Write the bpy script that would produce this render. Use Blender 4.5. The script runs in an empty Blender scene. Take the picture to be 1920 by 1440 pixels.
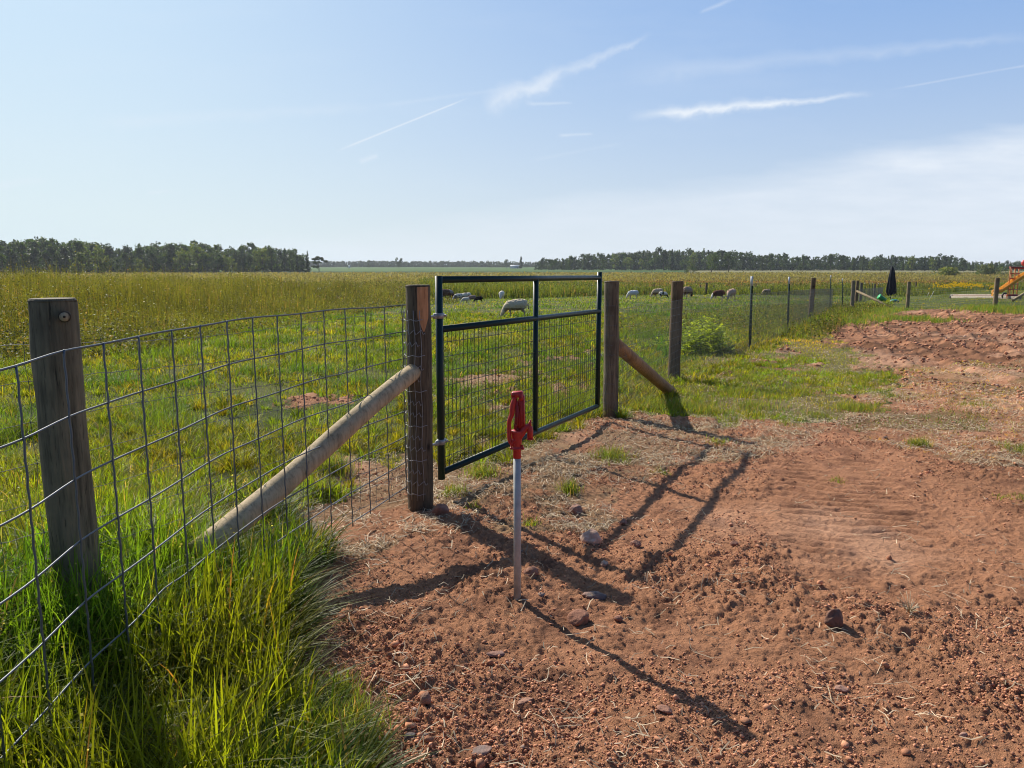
import bpy, math, random
import numpy as np
from mathutils import Vector, Matrix
random.seed(7)
RNG = np.random.default_rng(11)
C = bpy.context.scene.collection
SC = bpy.context.scene

# ------------------------------------------------------------------ camera, world, sun, exposure
F, CAMZ, PITCH = 1443.0, 1.55, math.atan(224 / 1443)
cam = bpy.data.objects.new('camera', bpy.data.cameras.new('camera'))
C.objects.link(cam)
cam.location = (0, 0, CAMZ)
cam.rotation_euler = (math.pi / 2 - PITCH, 0, 0)
cam.data.sensor_width = 36.0
cam.data.lens = 36.0 * F / 1920
cam.data.clip_start, cam.data.clip_end = 0.05, 30000
SC.camera = cam
SUN_EL = math.radians(37.8)
SUN_AZ = math.atan2(-0.6, 0.8)                    # clockwise from +Y, negative = to the left
SUN_DIR = Vector((math.sin(SUN_AZ) * math.cos(SUN_EL), math.cos(SUN_AZ) * math.cos(SUN_EL), math.sin(SUN_EL)))
sun = bpy.data.objects.new('sun', bpy.data.lights.new('sun', 'SUN'))
C.objects.link(sun)
sun.data.energy, sun.data.angle, sun.data.color = 5.0, math.radians(0.55), (1.0, 0.94, 0.84)
sun.rotation_euler = (-SUN_DIR).to_track_quat('-Z', 'Y').to_euler()
sun.location = (-20, 30, 40)
SC.view_settings.view_transform = 'Standard'
SC.view_settings.look = 'None'
SC.view_settings.exposure = 0.36
SC.view_settings.gamma = 1.0
SC.cycles.use_denoising = True
SC.cycles.filter_width = 1.05
cy_, sy_ = math.cos(PITCH), math.sin(PITCH)


def ray(px, py):
    u, v = (px - 960) / F, (py - 720) / F
    return np.array([u, cy_ - sy_ * v, -(sy_ + cy_ * v)])


class NT:
    """tiny node-tree helper"""
    def __init__(s, tree):
        s.t = tree
        tree.nodes.clear()

    def n(s, typ, **kw):
        nd = s.t.nodes.new(typ)
        for k, v in kw.items():
            if k == 'inp':
                for a, b in v.items():
                    if isinstance(b, bpy.types.NodeSocket):
                        s.t.links.new(b, nd.inputs[a])
                    else:
                        nd.inputs[a].default_value = b
            else:
                setattr(nd, k, v)
        return nd

    def m(s, op, a, b=None, c=None, clamp=False):
        nd = s.t.nodes.new('ShaderNodeMath')
        nd.operation, nd.use_clamp = op, clamp
        for i, x in enumerate((a, b, c)):
            if x is None:
                continue
            if isinstance(x, bpy.types.NodeSocket):
                s.t.links.new(x, nd.inputs[i])
            else:
                nd.inputs[i].default_value = x
        return nd.outputs[0]

    def mix(s, f, a, b, blend='MIX'):
        nd = s.t.nodes.new('ShaderNodeMix')
        nd.data_type, nd.blend_type = 'RGBA', blend
        for i, x in ((0, f), (6, a), (7, b)):
            if isinstance(x, bpy.types.NodeSocket):
                s.t.links.new(x, nd.inputs[i])
            else:
                nd.inputs[i].default_value = x if i == 0 else (x[0], x[1], x[2], 1)
        return nd.outputs[2]

    def ramp(s, f, stops):
        nd = s.t.nodes.new('ShaderNodeValToRGB')
        e = nd.color_ramp.elements
        while len(e) < len(stops):
            e.new(0.5)
        for i, (p, c) in enumerate(stops):
            e[i].position = p
            e[i].color = (c[0], c[1], c[2], 1) if hasattr(c, '__len__') else (c, c, c, 1)
        s.t.links.new(f, nd.inputs[0])
        return nd.outputs[0]

    def noise(s, vec, scale, detail=4, rough=0.55, out=0, dist=0.0):
        nd = s.n('ShaderNodeTexNoise', inp={'Scale': scale, 'Detail': detail, 'Roughness': rough, 'Distortion': dist})
        if vec is not None:
            s.t.links.new(vec, nd.inputs['Vector'])
        return nd.outputs[out]


def build_world():
    w = bpy.data.worlds.new('World')
    SC.world = w
    w.use_nodes = True
    k = NT(w.node_tree)
    sky = k.n('ShaderNodeTexSky', sky_type='NISHITA', sun_disc=False, sun_elevation=SUN_EL,
              sun_rotation=SUN_AZ, altitude=300, air_density=1.0, dust_density=0.8, ozone_density=1.5)
    geo = k.n('ShaderNodeTexCoord').outputs['Generated']
    sep = k.n('ShaderNodeSeparateXYZ', inp={0: geo})
    X, Y, Z = sep.outputs
    Yc = k.m('MAXIMUM', Y, 0.05)
    u, v = k.m('DIVIDE', X, Yc), k.m('DIVIDE', Z, Yc)     # direction in the sky ahead
    uv = k.n('ShaderNodeCombineXYZ', inp={0: u, 1: v, 2: 0.0}).outputs[0]
    # streaky coordinates for cirrus
    uvs = k.n('ShaderNodeMapping', inp={'Vector': uv, 'Rotation': (0, 0, -0.22), 'Scale': (1.0, 5.0, 1)}).outputs[0]
    n1 = k.noise(uvs, 3.0, 6, 0.6)
    n2 = k.noise(uv, 26.0, 5, 0.65)
    n3 = k.noise(uvs, 9.0, 6, 0.65)
    total = None

    def add(mk):
        nonlocal total
        total = mk if total is None else k.m('ADD', total, mk)

    def P(px, py):
        r = ray(px, py)
        return r[0] / r[1], r[2] / r[1]

    def streak(a, b, w0, w1, op, rag=0.5, ragn=None):
        a, b = P(*a), P(*b)
        dx, dy = b[0] - a[0], b[1] - a[1]
        L = math.hypot(dx, dy)
        ex, ey = dx / L, dy / L
        du, dv = k.m('SUBTRACT', u, a[0]), k.m('SUBTRACT', v, a[1])
        t = k.m('DIVIDE', k.m('ADD', k.m('MULTIPLY', du, ex), k.m('MULTIPLY', dv, ey)), L)
        d = k.m('ABSOLUTE', k.m('ADD', k.m('SUBTRACT', k.m('MULTIPLY', dv, ex), k.m('MULTIPLY', du, ey)),
                                k.m('MULTIPLY', k.m('SUBTRACT', ragn or n2, 0.5), rag * max(w0, w1))))
        wd = k.m('ADD', k.m('MULTIPLY', t, w1 - w0), w0)
        core = k.m('SUBTRACT', 1.0, k.m('DIVIDE', d, k.m('MAXIMUM', wd, 0.0004)), clamp=True)
        ends = k.m('MULTIPLY', k.m('MULTIPLY', t, 7.0, clamp=True), k.m('MULTIPLY', k.m('SUBTRACT', 1.0, t), 7.0, clamp=True))
        tex = k.m('MULTIPLY_ADD', n2, 1.2, 0.25)
        add(k.m('MULTIPLY', k.m('MULTIPLY', core, ends), k.m('MULTIPLY', tex, op)))
    streak((905, 200), (1225, 65), 0.014, 0.005, 0.50, 2.0)
    streak((905, 200), (1060, 140), 0.020, 0.014, 0.45, 2.0)
    streak((630, 284), (882, 182), 0.0021, 0.0015, 0.95, 0.3)
    streak((1175, 220), (1640, 176), 0.008, 0.004, 0.8, 1.9)
    streak((1230, 213), (1500, 190), 0.013, 0.008, 0.6, 2.2)
    streak((1660, 170), (1960, 116), 0.0020, 0.0020, 0.30, 0.5)
    streak((1160, 142), (1960, 66), 0.016, 0.007, 0.26, 1.2)
    streak((1310, 25), (1380, -5), 0.003, 0.004, 0.35, 1.0)
    streak((985, 195), (1075, 193), 0.0035, 0.002, 0.45, 1.0)
    streak((1045, 254), (1115, 251), 0.003, 0.002, 0.5, 0.8)
    streak((990, 302), (1170, 268), 0.003, 0.003, 0.15, 0.8)
    streak((672, 304), (710, 290), 0.005, 0.004, 0.5, 1.0)
    streak((150, 232), (720, 200), 0.012, 0.008, 0.22, 1.5)
    streak((700, 200), (960, 165), 0.004, 0.003, 0.18, 1.0)
    streak((275, 362), (325, 358), 0.003, 0.002, 0.45, 0.8)
    streak((-30, 350), (90, 338), 0.008, 0.006, 0.35, 1.2)
    streak((1670, 310), (1770, 314), 0.011, 0.010, 0.30, 1.4)
    # broad veil of cirrus rising to the right
    a, b = P(620, 425), P(1920, 225)
    sl = (b[1] - a[1]) / (b[0] - a[0])
    edge = k.m('SUBTRACT', k.m('MULTIPLY_ADD', u, sl, a[1] - sl * a[0]), v)
    edge = k.m('ADD', edge, k.m('MULTIPLY', k.m('SUBTRACT', n1, 0.5), 0.09))
    veil = k.m('MULTIPLY', k.m('MULTIPLY', edge, 26.0, clamp=True), k.m('MULTIPLY_ADD', n3, 1.2, 0.3))
    fade = k.m('MULTIPLY_ADD', k.m('MULTIPLY', u, 1.2, clamp=True), 0.48, 0.55)
    add(k.m('MULTIPLY', veil, fade))
    # faint wisps overhead
    add(k.m('MULTIPLY', k.m('MULTIPLY', k.m('SUBTRACT', n1, 0.5), 2.0, clamp=True), 0.22))
    mask = k.m('MULTIPLY', total, 0.85, clamp=True)
    front = k.m('MULTIPLY', k.m('SUBTRACT', Y, 0.05), 6.0, clamp=True)
    mask = k.m('MULTIPLY', mask, front)
    # thin high haze paling the low sky and the sky near the sun
    low = k.m('POWER', k.m('SUBTRACT', 1.0, k.m('MULTIPLY', k.m('MAXIMUM', Z, 0.0), 2.6), clamp=True), 1.6)
    sund = k.n('ShaderNodeVectorMath', operation='DOT_PRODUCT', inp={0: geo, 1: tuple(SUN_DIR)}).outputs['Value']
    glow = k.m('POWER', k.m('MAXIMUM', sund, 0.0), 5.0)
    pale = k.m('MULTIPLY_ADD', low, PALE_LOW, k.m('MULTIPLY', glow, PALE_SUN), clamp=True)
    tint = k.mix(glow, PALE_COL, PALE_COL_SUN)
    base = k.mix(0.75, sky.outputs[0], SKY_BLUE)
    deep = k.m('MAXIMUM', k.m('MULTIPLY', k.m('SUBTRACT', Z, 0.40), 3.0, clamp=True), k.m('MULTIPLY', k.m('SUBTRACT', 0.1, Y), 2.0, clamp=True))
    deep = k.m('MULTIPLY', deep, k.m('SUBTRACT', 1.0, k.m('MULTIPLY', glow, 1.3, clamp=True)))
    pale = k.m('MULTIPLY', pale, k.m('MULTIPLY_ADD', deep, -0.65, 1.0))
    base = k.mix(k.m('MULTIPLY', deep, 0.85), base, SKY_DEEP)
    base = k.mix(pale, base, tint)
    col = k.mix(mask, base, CLOUD_COL)
    bg = k.n('ShaderNodeBackground', inp={'Color': col, 'Strength': 0.091})
    o = k.n('ShaderNodeOutputWorld')
    k.t.links.new(bg.outputs[0], o.inputs[0])


SKY_DEEP = (0.30, 0.85, 2.4)
SKY_BLUE = (1.85, 3.65, 7.3)
PALE_LOW, PALE_SUN = 0.92, 0.8
PALE_COL = (6.1, 6.75, 7.1)
PALE_COL_SUN = (6.4, 8.3, 9.0)
CLOUD_COL = (6.9, 7.5, 8.3)
build_world()

# ------------------------------------------------------------------ numeric noise


def _hash(ix, iy, seed):
    h = (ix.astype(np.int64) * 374761393 + iy.astype(np.int64) * 668265263 + seed * 144665) & 0xffffffff
    h = ((h ^ (h >> 13)) * 1274126177) & 0xffffffff
    return ((h ^ (h >> 16)) & 0xffff) / 65535.0


def vnoise(x, y, seed=0):
    seed = int(seed)
    x, y = np.asarray(x, float), np.asarray(y, float)
    ix, iy = np.floor(x), np.floor(y)
    fx, fy = x - ix, y - iy
    fx, fy = fx * fx * fx * (fx * (fx * 6 - 15) + 10), fy * fy * fy * (fy * (fy * 6 - 15) + 10)
    a, b = _hash(ix, iy, seed), _hash(ix + 1, iy, seed)
    c, d = _hash(ix, iy + 1, seed), _hash(ix + 1, iy + 1, seed)
    return (a + (b - a) * fx) * (1 - fy) + (c + (d - c) * fx) * fy


def fbm(x, y, seed=0, oct=4, gain=0.5):
    s, a, t = 0.0, 1.0, 0.0
    x, y = np.asarray(x, float), np.asarray(y, float)
    for i in range(oct):
        s = s + a * vnoise(x, y, seed + i * 17)
        t += a
        x, y, a = (x * 0.8 - y * 0.6) * 2.03 + 3.7, (x * 0.6 + y * 0.8) * 2.03 + 1.3, a * gain
    return s / t


def sstep(a, b, x):
    t = np.clip((np.asarray(x, float) - a) / (b - a), 0, 1)
    return t * t * (3 - 2 * t)


def line_x(Y):
    return -0.58 + 0.547 * (Y - 4.73)


def softramp(y, y0, k=6.0):
    t = (y - y0) / k
    return k * np.where(t > 20, t, np.log1p(np.exp(np.minimum(t, 20))))


def macro(x, y):
    x, y = np.asarray(x, float), np.asarray(y, float)
    zl = -0.010 * np.maximum(y - 5, 0) - 0.020 * softramp(y, 16)
    zr = -0.010 * np.maximum(y - 5, 0) - 0.020 * softramp(y, 62)
    s = sstep(0, 9, x - line_x(y))
    z = zl * (1 - s) + zr * s
    z = z + .24 * np.exp(-(((x + 2.15) / .85) ** 2 + ((y - 2.9) / 1.5) ** 2)) * sstep(-1.15, -1.65, x)
    lim = -2.8
    return np.where(z < lim + 0.6, lim + 0.6 * np.exp((z - lim - 0.6) / 0.6), z)


def ground_at(px, py, dz=0.0):
    r = ray(px, py)
    lo, hi = 0.3, 3000.0
    f = lambda t: CAMZ + r[2] * t - dz - float(macro(r[0] * t, r[1] * t))
    t = lo
    while t < hi and f(t) > 0:
        t *= 1.03
    a, b = t / 1.03, t
    for _ in range(30):
        m = (a + b) / 2
        if f(m) > 0:
            a = m
        else:
            b = m
    return np.array([r[0] * a, r[1] * a, CAMZ + r[2] * a])


def at_depth(px, py, y):
    r = ray(px, py)
    t = y / r[1]
    return np.array([r[0] * t, y, CAMZ + r[2] * t])


def on_plane(px, py, A, B):
    r = ray(px, py)
    n = np.array([B[1] - A[1], -(B[0] - A[0])])
    t = (n @ np.array(A[:2])) / (n @ r[:2])
    return np.array([r[0] * t, r[1] * t, CAMZ + r[2] * t])


def project(x, y, z):
    dy, dz = y, z - CAMZ
    dep = dy * cy_ - dz * sy_
    dep = np.where(np.abs(dep) < 1e-3, 1e-3, dep)
    return 960 + F * x / dep, 720 - F * (dy * sy_ + dz * cy_) / dep, dep


def poly(pts):
    return np.array([ground_at(*p)[:2] for p in pts])


def inside(pl, x, y):
    r = np.zeros(np.shape(x), bool)
    n = len(pl)
    j = n - 1
    for i in range(n):
        xi, yi, xj, yj = pl[i][0], pl[i][1], pl[j][0], pl[j][1]
        c = ((yi > y) != (yj > y)) & (x < (xj - xi) * (y - yi) / (yj - yi + 1e-12) + xi)
        r ^= c
        j = i
    return r


DIRT = poly([(560, 2400), (690, 1440), (600, 1300), (548, 1190), (585, 1110), (640, 1055), (600, 1010), (560, 985), (620, 945),
             (700, 915), (770, 880), (850, 880), (1000, 830), (1130, 786), (1230, 800), (1330, 812), (1440, 790), (1530, 802),
             (1610, 800), (1665, 765), (1695, 720), (1660, 690), (1615, 660), (1565, 645), (1545, 618), (1600, 594), (1720, 581),
             (1860, 578), (1930, 580), (2700, 600), (3600, 1100), (3600, 2400)])
TRAMPLE = poly([(600, 1010), (560, 985), (660, 900), (700, 860), (790, 830), (840, 720), (900, 690), (1060, 660), (1128, 640), (1132, 790), (850, 905), (700, 930)])
STRAWZ = poly([(600, 1040), (690, 900), (850, 860), (1000, 800), (1130, 760), (1250, 780), (1450, 770), (1600, 800), (1500, 850), (1300, 880), (1100, 1000), (850, 990), (700, 1050)])
MIXR = poly([(1560, 800), (1700, 690), (1790, 680), (2300, 690), (2300, 850), (1850, 880), (1700, 850)])
RFIELD = poly([(1165, 790), (1165, 700), (1260, 690), (1400, 650), (1545, 606), (1560, 640), (1620, 662), (1680, 715), (1655, 765), (1600, 795), (1450, 790), (1330, 812)])
PATCHES = [(ground_at(px, py)[:2], r) for px, py, r in
           [(600, 750, .34), (890, 716, .5), (700, 885, .35), (1190, 800, .3)]]


def jit(x, y):
    jx = (fbm(x * 1.6, y * 1.6, 5, 3) - .5) * .55 + (fbm(x * 7, y * 7, 8, 3) - .5) * .16
    jy = (fbm(x * 1.6, y * 1.6, 6, 3) - .5) * .55 + (fbm(x * 7, y * 7, 9, 3) - .5) * .16
    sc = 0.6 + np.clip(y, 0, 40) * 0.07
    return x + jx * sc, y + jy * sc


def bare(x, y):
    """1 = bare red soil, 0 = grown over"""
    xj, yj = jit(x, y)
    d = inside(DIRT, xj, yj).astype(float)
    t = inside(TRAMPLE, xj, yj)
    d = np.where(t, np.maximum(d, sstep(.54, .62, fbm(x * 3.4, y * 2.2, 21, 4, .6) - .05 * (y > 6)) * 0.9), d)
    for c, r in PATCHES:
        q = np.hypot((xj - c[0]), (yj - c[1]) * 0.7)
        d = np.maximum(d, .9 * sstep(.42, .54, fbm(x * 5, y * 3.5, 22, 4, .6) + .35 * (1 - q / r)) * (q < r * 1.3))
    off = x - line_x(y)
    rfm = (inside(RFIELD, xj, yj)) & (off > 0) & (y < 17)
    q = fbm(x * 1.1, y * .8, 33, 4, .6)
    d = np.where(rfm, np.maximum(d, sstep(.0, .08, q - .60 + .20 * sstep(.8, 4.5, off) + .06 * (y < 8.5)) * .85), d)
    m = inside(MIXR, xj, yj)
    d = np.where(m, np.where(fbm(x * .9, y * .5, 31, 4) > .70, 0.6, d), d)
    return d


TRACKS = [[ground_at(*q)[:2] for q in t] for t in (
    [(1600, 600), (1660, 640), (1760, 690), (1930, 730)], [(1640, 596), (1705, 632), (1800, 668), (1960, 700)],
    [(1745, 584), (1768, 610), (1800, 636), (1880, 668)], [(1790, 584), (1822, 612), (1862, 640)],
    [(1620, 612), (1720, 606), (1830, 604), (1960, 612)], [(1640, 626), (1740, 622), (1860, 622), (1980, 636)],
    [(1560, 640), (1650, 660), (1740, 672), (1960, 668)])]
TRACK_A = ground_at(1665, 1130)[:2]
TRACK_B = ground_at(1555, 890)[:2]
HYD = ground_at(970, 1138)


def relief(x, y, b):
    """small-scale height of the ground; b = bareness"""
    far = 1 / (1 + np.maximum(y - 6, 0) * 0.05)
    n = (fbm(x * .8, y * .8, 41, 3) - .5) * .03 + (fbm(x * 3.1, y * 3.1, 42, 3) - .5) * (.022 + .023 * (1 - sstep(3.2, 5, y)))
    lump = fbm(x * 9, y * 9, 43, 3)
    rough = sstep(.40, .68, fbm(x * 1.1 + 4, y * 1.1, 44, 3))
    rough = np.maximum(rough, np.exp(-((x + .55) ** 2 + (y - 2.75) ** 2) / .35))
    cl = np.abs(fbm(x * 24, y * 24, 45, 3) - .5) * 2
    cl2 = np.abs(fbm(x * 58, y * 58, 46, 2) - .5) * 2
    cl3 = fbm(x * 36, y * 36, 48, 2)
    c1 = sstep(.50, .57, fbm(x * 13, y * 13, 57, 4, .62))
    c2 = sstep(.50, .60, fbm(x * 29, y * 29, 58, 3, .6))
    c3 = sstep(.60, .66, fbm(x * 6, y * 6, 59, 5, .66))
    d = n + b * (c1 * (.004 + .004 * rough) + c2 * .006 + c3 * .009 * rough) * far + b * ((lump - .5) * .030 * (.35 + rough) + (1 - cl) * .013 * (.5 + rough) + (1 - cl2) * .010 * (.5 + rough) + sstep(.5, .75, cl3) * .009 * (.5 + .6 * rough)) * far
    # tread marks of a tracked machine along the worn strip
    ax, ay = TRACK_B - TRACK_A
    L = math.hypot(ax, ay)
    ex, ey = ax / L, ay / L
    s = (x - TRACK_A[0]) * ex + (y - TRACK_A[1]) * ey
    q = np.abs(-(x - TRACK_A[0]) * ey + (y - TRACK_A[1]) * ex)
    m = (1 - sstep(.34, .46, q)) * sstep(-.5, .1, s) * (1 - sstep(L + .3, L + 1.0, s))
    d = d * (1 - .45 * m * b) + b * m * .025 * sstep(.25, .45, fbm(x * 2, y * 2, 49, 2)) * (np.abs(np.sin((s + (fbm(x * 3, y * 3, 47, 2) - .5) * .14) * 3.14159 / .125)) - .5)
    # wheel and track marks curving over the graded ground
    if np.any(y > 9):
        dm = np.full(np.shape(x), 9.0)
        for T in TRACKS:
            for (ax_, ay_), (bx_, by_) in zip(T[:-1], T[1:]):
                ux, uy = bx_ - ax_, by_ - ay_
                l2 = ux * ux + uy * uy
                tt = np.clip(((x - ax_) * ux + (y - ay_) * uy) / l2, 0, 1)
                dm = np.minimum(dm, np.hypot(x - ax_ - tt * ux, y - ay_ - tt * uy))
        tr = (1 - sstep(.20, .34, dm)) * b
        d = d - tr * .045 + b * .03 * np.exp(-((dm - .40) / .10) ** 2)
    # ruts and pushed-up ridges on the graded ground further back
    fm = b * sstep(9, 14, y)
    ang = x * .35 - y * .94
    rut = fbm(ang * .9, x * .35, 51, 3)
    rut2 = fbm(x * .30, y * 1.3, 52, 4)
    d = d + fm * ((rut - .5) * .05 + (rut2 - .5) * .07 + (fbm(x * 2.6, y * 5.0, 53, 5, .7) - .5) * .055 + sstep(.55, .7, fbm(x * 4, y * 4, 56, 4, .65)) * .035)
    # low heap of graded soil at the field corner by the fence
    g = GRADE
    d = d + b * .05 * np.exp(-(((x - g[0]) / 1.6) ** 2 + ((y - g[1]) / 2.2) ** 2))
    # little scour round the pipe
    d = d + b * .02 * np.exp(-((x - HYD[0]) ** 2 + (y - HYD[1]) ** 2) / .08)
    # rolling roughness of the fields
    fr = (1 - b)
    d = d + fr * (fbm(x * .5, y * .5, 54, 3) - .5) * .10 * sstep(5, 12, y) + (fbm(x * .012, y * .03, 55, 3) - .5) * .9 * sstep(160, 330, y)
    return d


GRADE = ground_at(1600, 610)[:2]


def H(x, y):
    x, y = np.asarray(x, float), np.asarray(y, float)
    return macro(x, y) + relief(x, y, bare(x, y))


def h1(x, y):
    return float(H(np.array([x]), np.array([y]))[0])


# ------------------------------------------------------------------ object helpers
WLOC = {}


def link(o, parent=None, loc=None):
    C.objects.link(o)
    if parent is not None:
        o.parent = parent
        WLOC[o.name] = WLOC[parent.name]
    else:
        o.location = loc if loc is not None else (0, 0, 0)
        WLOC[o.name] = np.array(loc if loc is not None else (0, 0, 0), float)
    return o


def tag(o, label=None, cat=None, group=None, kind=None):
    if label:
        o['label'] = label
    if cat:
        o['category'] = cat
    if group:
        o['group'] = group
    if kind:
        o['kind'] = kind
    return o


def thing(name, label, cat, loc, group=None):
    o = bpy.data.objects.new(name, None)
    o.empty_display_size = .2
    link(o, None, tuple(float(v) for v in loc))
    return tag(o, label, cat, group)


def np_mesh(name, V, quads=None, tris=None, col=None, smooth=False):
    me = bpy.data.meshes.new(name)
    V = np.asarray(V, np.float32).reshape(-1, 3)
    nq = 0 if quads is None else len(quads)
    nt = 0 if tris is None else len(tris)
    me.vertices.add(len(V))
    me.vertices.foreach_set('co', V.ravel())
    idx, start, tot = [], [], []
    if nq:
        idx.append(np.asarray(quads, np.int32).ravel())
        start.append(np.arange(nq, dtype=np.int32) * 4)
        tot.append(np.full(nq, 4, np.int32))
    if nt:
        idx.append(np.asarray(tris, np.int32).ravel())
        start.append(np.arange(nt, dtype=np.int32) * 3 + nq * 4)
        tot.append(np.full(nt, 3, np.int32))
    idx, start, tot = np.concatenate(idx), np.concatenate(start), np.concatenate(tot)
    me.loops.add(len(idx))
    me.loops.foreach_set('vertex_index', idx)
    me.polygons.add(len(start))
    me.polygons.foreach_set('loop_start', start)
    me.polygons.foreach_set('loop_total', tot)
    if smooth:
        me.polygons.foreach_set('use_smooth', np.ones(len(start), bool))
    if col is not None:
        a = me.attributes.new('col', 'FLOAT_COLOR', 'POINT')
        cc = np.ones((len(V), 4), np.float32)
        cc[:, :3] = col
        a.data.foreach_set('color', cc.ravel())
    me.update(calc_edges=True)
    me.validate()
    return me


class MB:
    """collects pieces in world space, then links them as one mesh object"""
    def __init__(s):
        s.V, s.Q, s.T, s.K, s.n = [], [], [], [], 0

    def add(s, V, Q=None, T=None, k=None):
        V = np.asarray(V, float).reshape(-1, 3)
        if Q is not None and len(Q):
            s.Q.append(np.asarray(Q, int) + s.n)
        if T is not None and len(T):
            s.T.append(np.asarray(T, int) + s.n)
        s.V.append(V)
        s.K.append(np.tile(np.array(k if k is not None else (1, 1, 1), float), (len(V), 1)) if np.ndim(k) < 2 else np.asarray(k))
        s.n += len(V)
        return s

    def tube(s, pts, r, sides=8, caps=True, k=None, seed=None, rough=0.0):
        pts = np.asarray(pts, float)
        n = len(pts)
        r = np.broadcast_to(np.asarray(r, float), (n,))
        tan = np.gradient(pts, axis=0)
        tan /= np.linalg.norm(tan, axis=1)[:, None] + 1e-12
        ref = np.array([0, 0, 1.0]) if abs(tan[0][2]) < .9 else np.array([1.0, 0, 0])
        a = np.cross(ref, tan[0])
        a /= np.linalg.norm(a)
        A, B = [], []
        for i in range(n):
            a = a - tan[i] * (a @ tan[i])
            a /= np.linalg.norm(a)
            A.append(a)
            B.append(np.cross(tan[i], a))
        A, B = np.array(A), np.array(B)
        th = np.arange(sides) * 2 * math.pi / sides
        rr = r[:, None] * np.ones(sides)[None]
        if rough:
            zz = np.arange(n)[:, None] * .35 + 0 * th[None]
            rr = rr * (1 + rough * (vnoise(np.cos(th)[None] * 1.8 + zz * .3 + (seed or 0), np.sin(th)[None] * 1.8 + zz, seed or 0) - .5) * 2)
        V = pts[:, None] + A[:, None] * (rr * np.cos(th))[..., None] + B[:, None] * (rr * np.sin(th))[..., None]
        V = V.reshape(-1, 3)
        i = np.arange(n - 1)[:, None] * sides
        j = np.arange(sides)[None]
        j2 = (j + 1) % sides
        Q = np.stack([i + j, i + j2, i + sides + j2, i + sides + j], -1).reshape(-1, 4)
        T = []
        if caps:
            V = np.vstack([V, pts[0], pts[-1]])
            c0, c1 = n * sides, n * sides + 1
            jj = np.arange(sides)
            T = np.vstack([np.stack([np.full(sides, c0), (jj + 1) % sides, jj], -1),
                           np.stack([np.full(sides, c1), (n - 1) * sides + jj, (n - 1) * sides + (jj + 1) % sides], -1)])
        return s.add(V, Q, T, k)

    def box(s, c, d, ax=None, k=None, bevel=0.0):
        """box with centre c, full sizes d, axes ax (3 rows); bevel chamfers the vertical edges"""
        ax = np.eye(3) if ax is None else np.asarray(ax, float)
        hx, hy, hz = np.asarray(d, float) / 2
        if bevel:
            b = bevel
            o = np.array([(hx - b, -hy), (hx, -hy + b), (hx, hy - b), (hx - b, hy), (-hx + b, hy), (-hx, hy - b), (-hx, -hy + b), (-hx + b, -hy)])
            b2 = b * .8
            sc = lambda q: o * np.array([(hx - q) / hx, (hy - q) / hy])
            L = [np.c_[sc(b2), np.full(8, -hz)], np.c_[o, np.full(8, -hz + b2)], np.c_[o, np.full(8, hz - b2)], np.c_[sc(b2), np.full(8, hz)]]
            V = np.vstack(L + [np.array([[0, 0, -hz], [0, 0, hz]])])
            j = np.arange(8)
            Q = np.vstack([np.stack([i * 8 + j, i * 8 + (j + 1) % 8, i * 8 + 8 + (j + 1) % 8, i * 8 + 8 + j], -1) for i in range(3)])
            T = np.vstack([np.stack([np.full(8, 32), (j + 1) % 8, j], -1), np.stack([np.full(8, 33), 24 + j, 24 + (j + 1) % 8], -1)])
            return s.add(V @ ax + np.asarray(c), Q, T, k)
        V = np.array([(x, y, z) for x in (-hx, hx) for y in (-hy, hy) for z in (-hz, hz)])
        Q = [(0, 1, 3, 2), (4, 6, 7, 5), (0, 4, 5, 1), (2, 3, 7, 6), (0, 2, 6, 4), (1, 5, 7, 3)]
        return s.add(V @ ax + np.asarray(c), Q, None, k)

    def bar(s, p, q, w, h, up=(0, 0, 1), k=None, bevel=0.0):
        p, q = np.asarray(p, float), np.asarray(q, float)
        d = q - p
        L = np.linalg.norm(d)
        z = d / L
        up = np.asarray(up, float)
        x = np.cross(up, z)
        if np.linalg.norm(x) < 1e-4:
            x = np.cross((0, 1, 0), z)
        x /= np.linalg.norm(x)
        y = np.cross(z, x)
        return s.box((p + q) / 2, (w, h, L), np.array([x, y, z]), k, bevel)

    def ball(s, c, r, seg=12, rings=8, k=None, ax=None):
        r = np.broadcast_to(np.asarray(r, float), (3,))
        ph = np.linspace(0, math.pi, rings + 1)
        th = np.arange(seg) * 2 * math.pi / seg
        V = np.stack([np.sin(ph)[:, None] * np.cos(th)[None], np.sin(ph)[:, None] * np.sin(th)[None], np.cos(ph)[:, None] + 0 * th[None]], -1) * r
        V = V.reshape(-1, 3)
        if ax is not None:
            V = V @ np.asarray(ax, float)
        i = np.arange(rings)[:, None] * seg
        j = np.arange(seg)[None]
        Q = np.stack([i + seg + j, i + seg + (j + 1) % seg, i + (j + 1) % seg, i + j], -1).reshape(-1, 4)
        return s.add(V + np.asarray(c), Q, None, k)

    def build(s, name, mat, parent=None, smooth=False, loc=None, label=None):
        V = np.vstack(s.V)
        K = np.vstack(s.K)
        org = WLOC[parent.name] if parent is not None else np.array(loc if loc is not None else (0, 0, 0), float)
        me = np_mesh(name, V - org, np.vstack(s.Q) if s.Q else None, np.vstack(s.T) if s.T else None, K, smooth)
        if smooth:
            me.polygons.foreach_set('use_smooth', np.ones(len(me.polygons), bool))
        me.materials.append(mat)
        o = bpy.data.objects.new(name, me)
        link(o, parent, None if parent is not None else tuple(float(v) for v in org))
        if label:
            o['label'] = label
        return o


# ------------------------------------------------------------------ materials
def mat(name, fn):
    m = bpy.data.materials.new(name)
    m.use_nodes = True
    k = NT(m.node_tree)
    sh = fn(k)
    o = k.n('ShaderNodeOutputMaterial')
    k.t.links.new(sh, o.inputs['Surface'])
    return m


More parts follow.
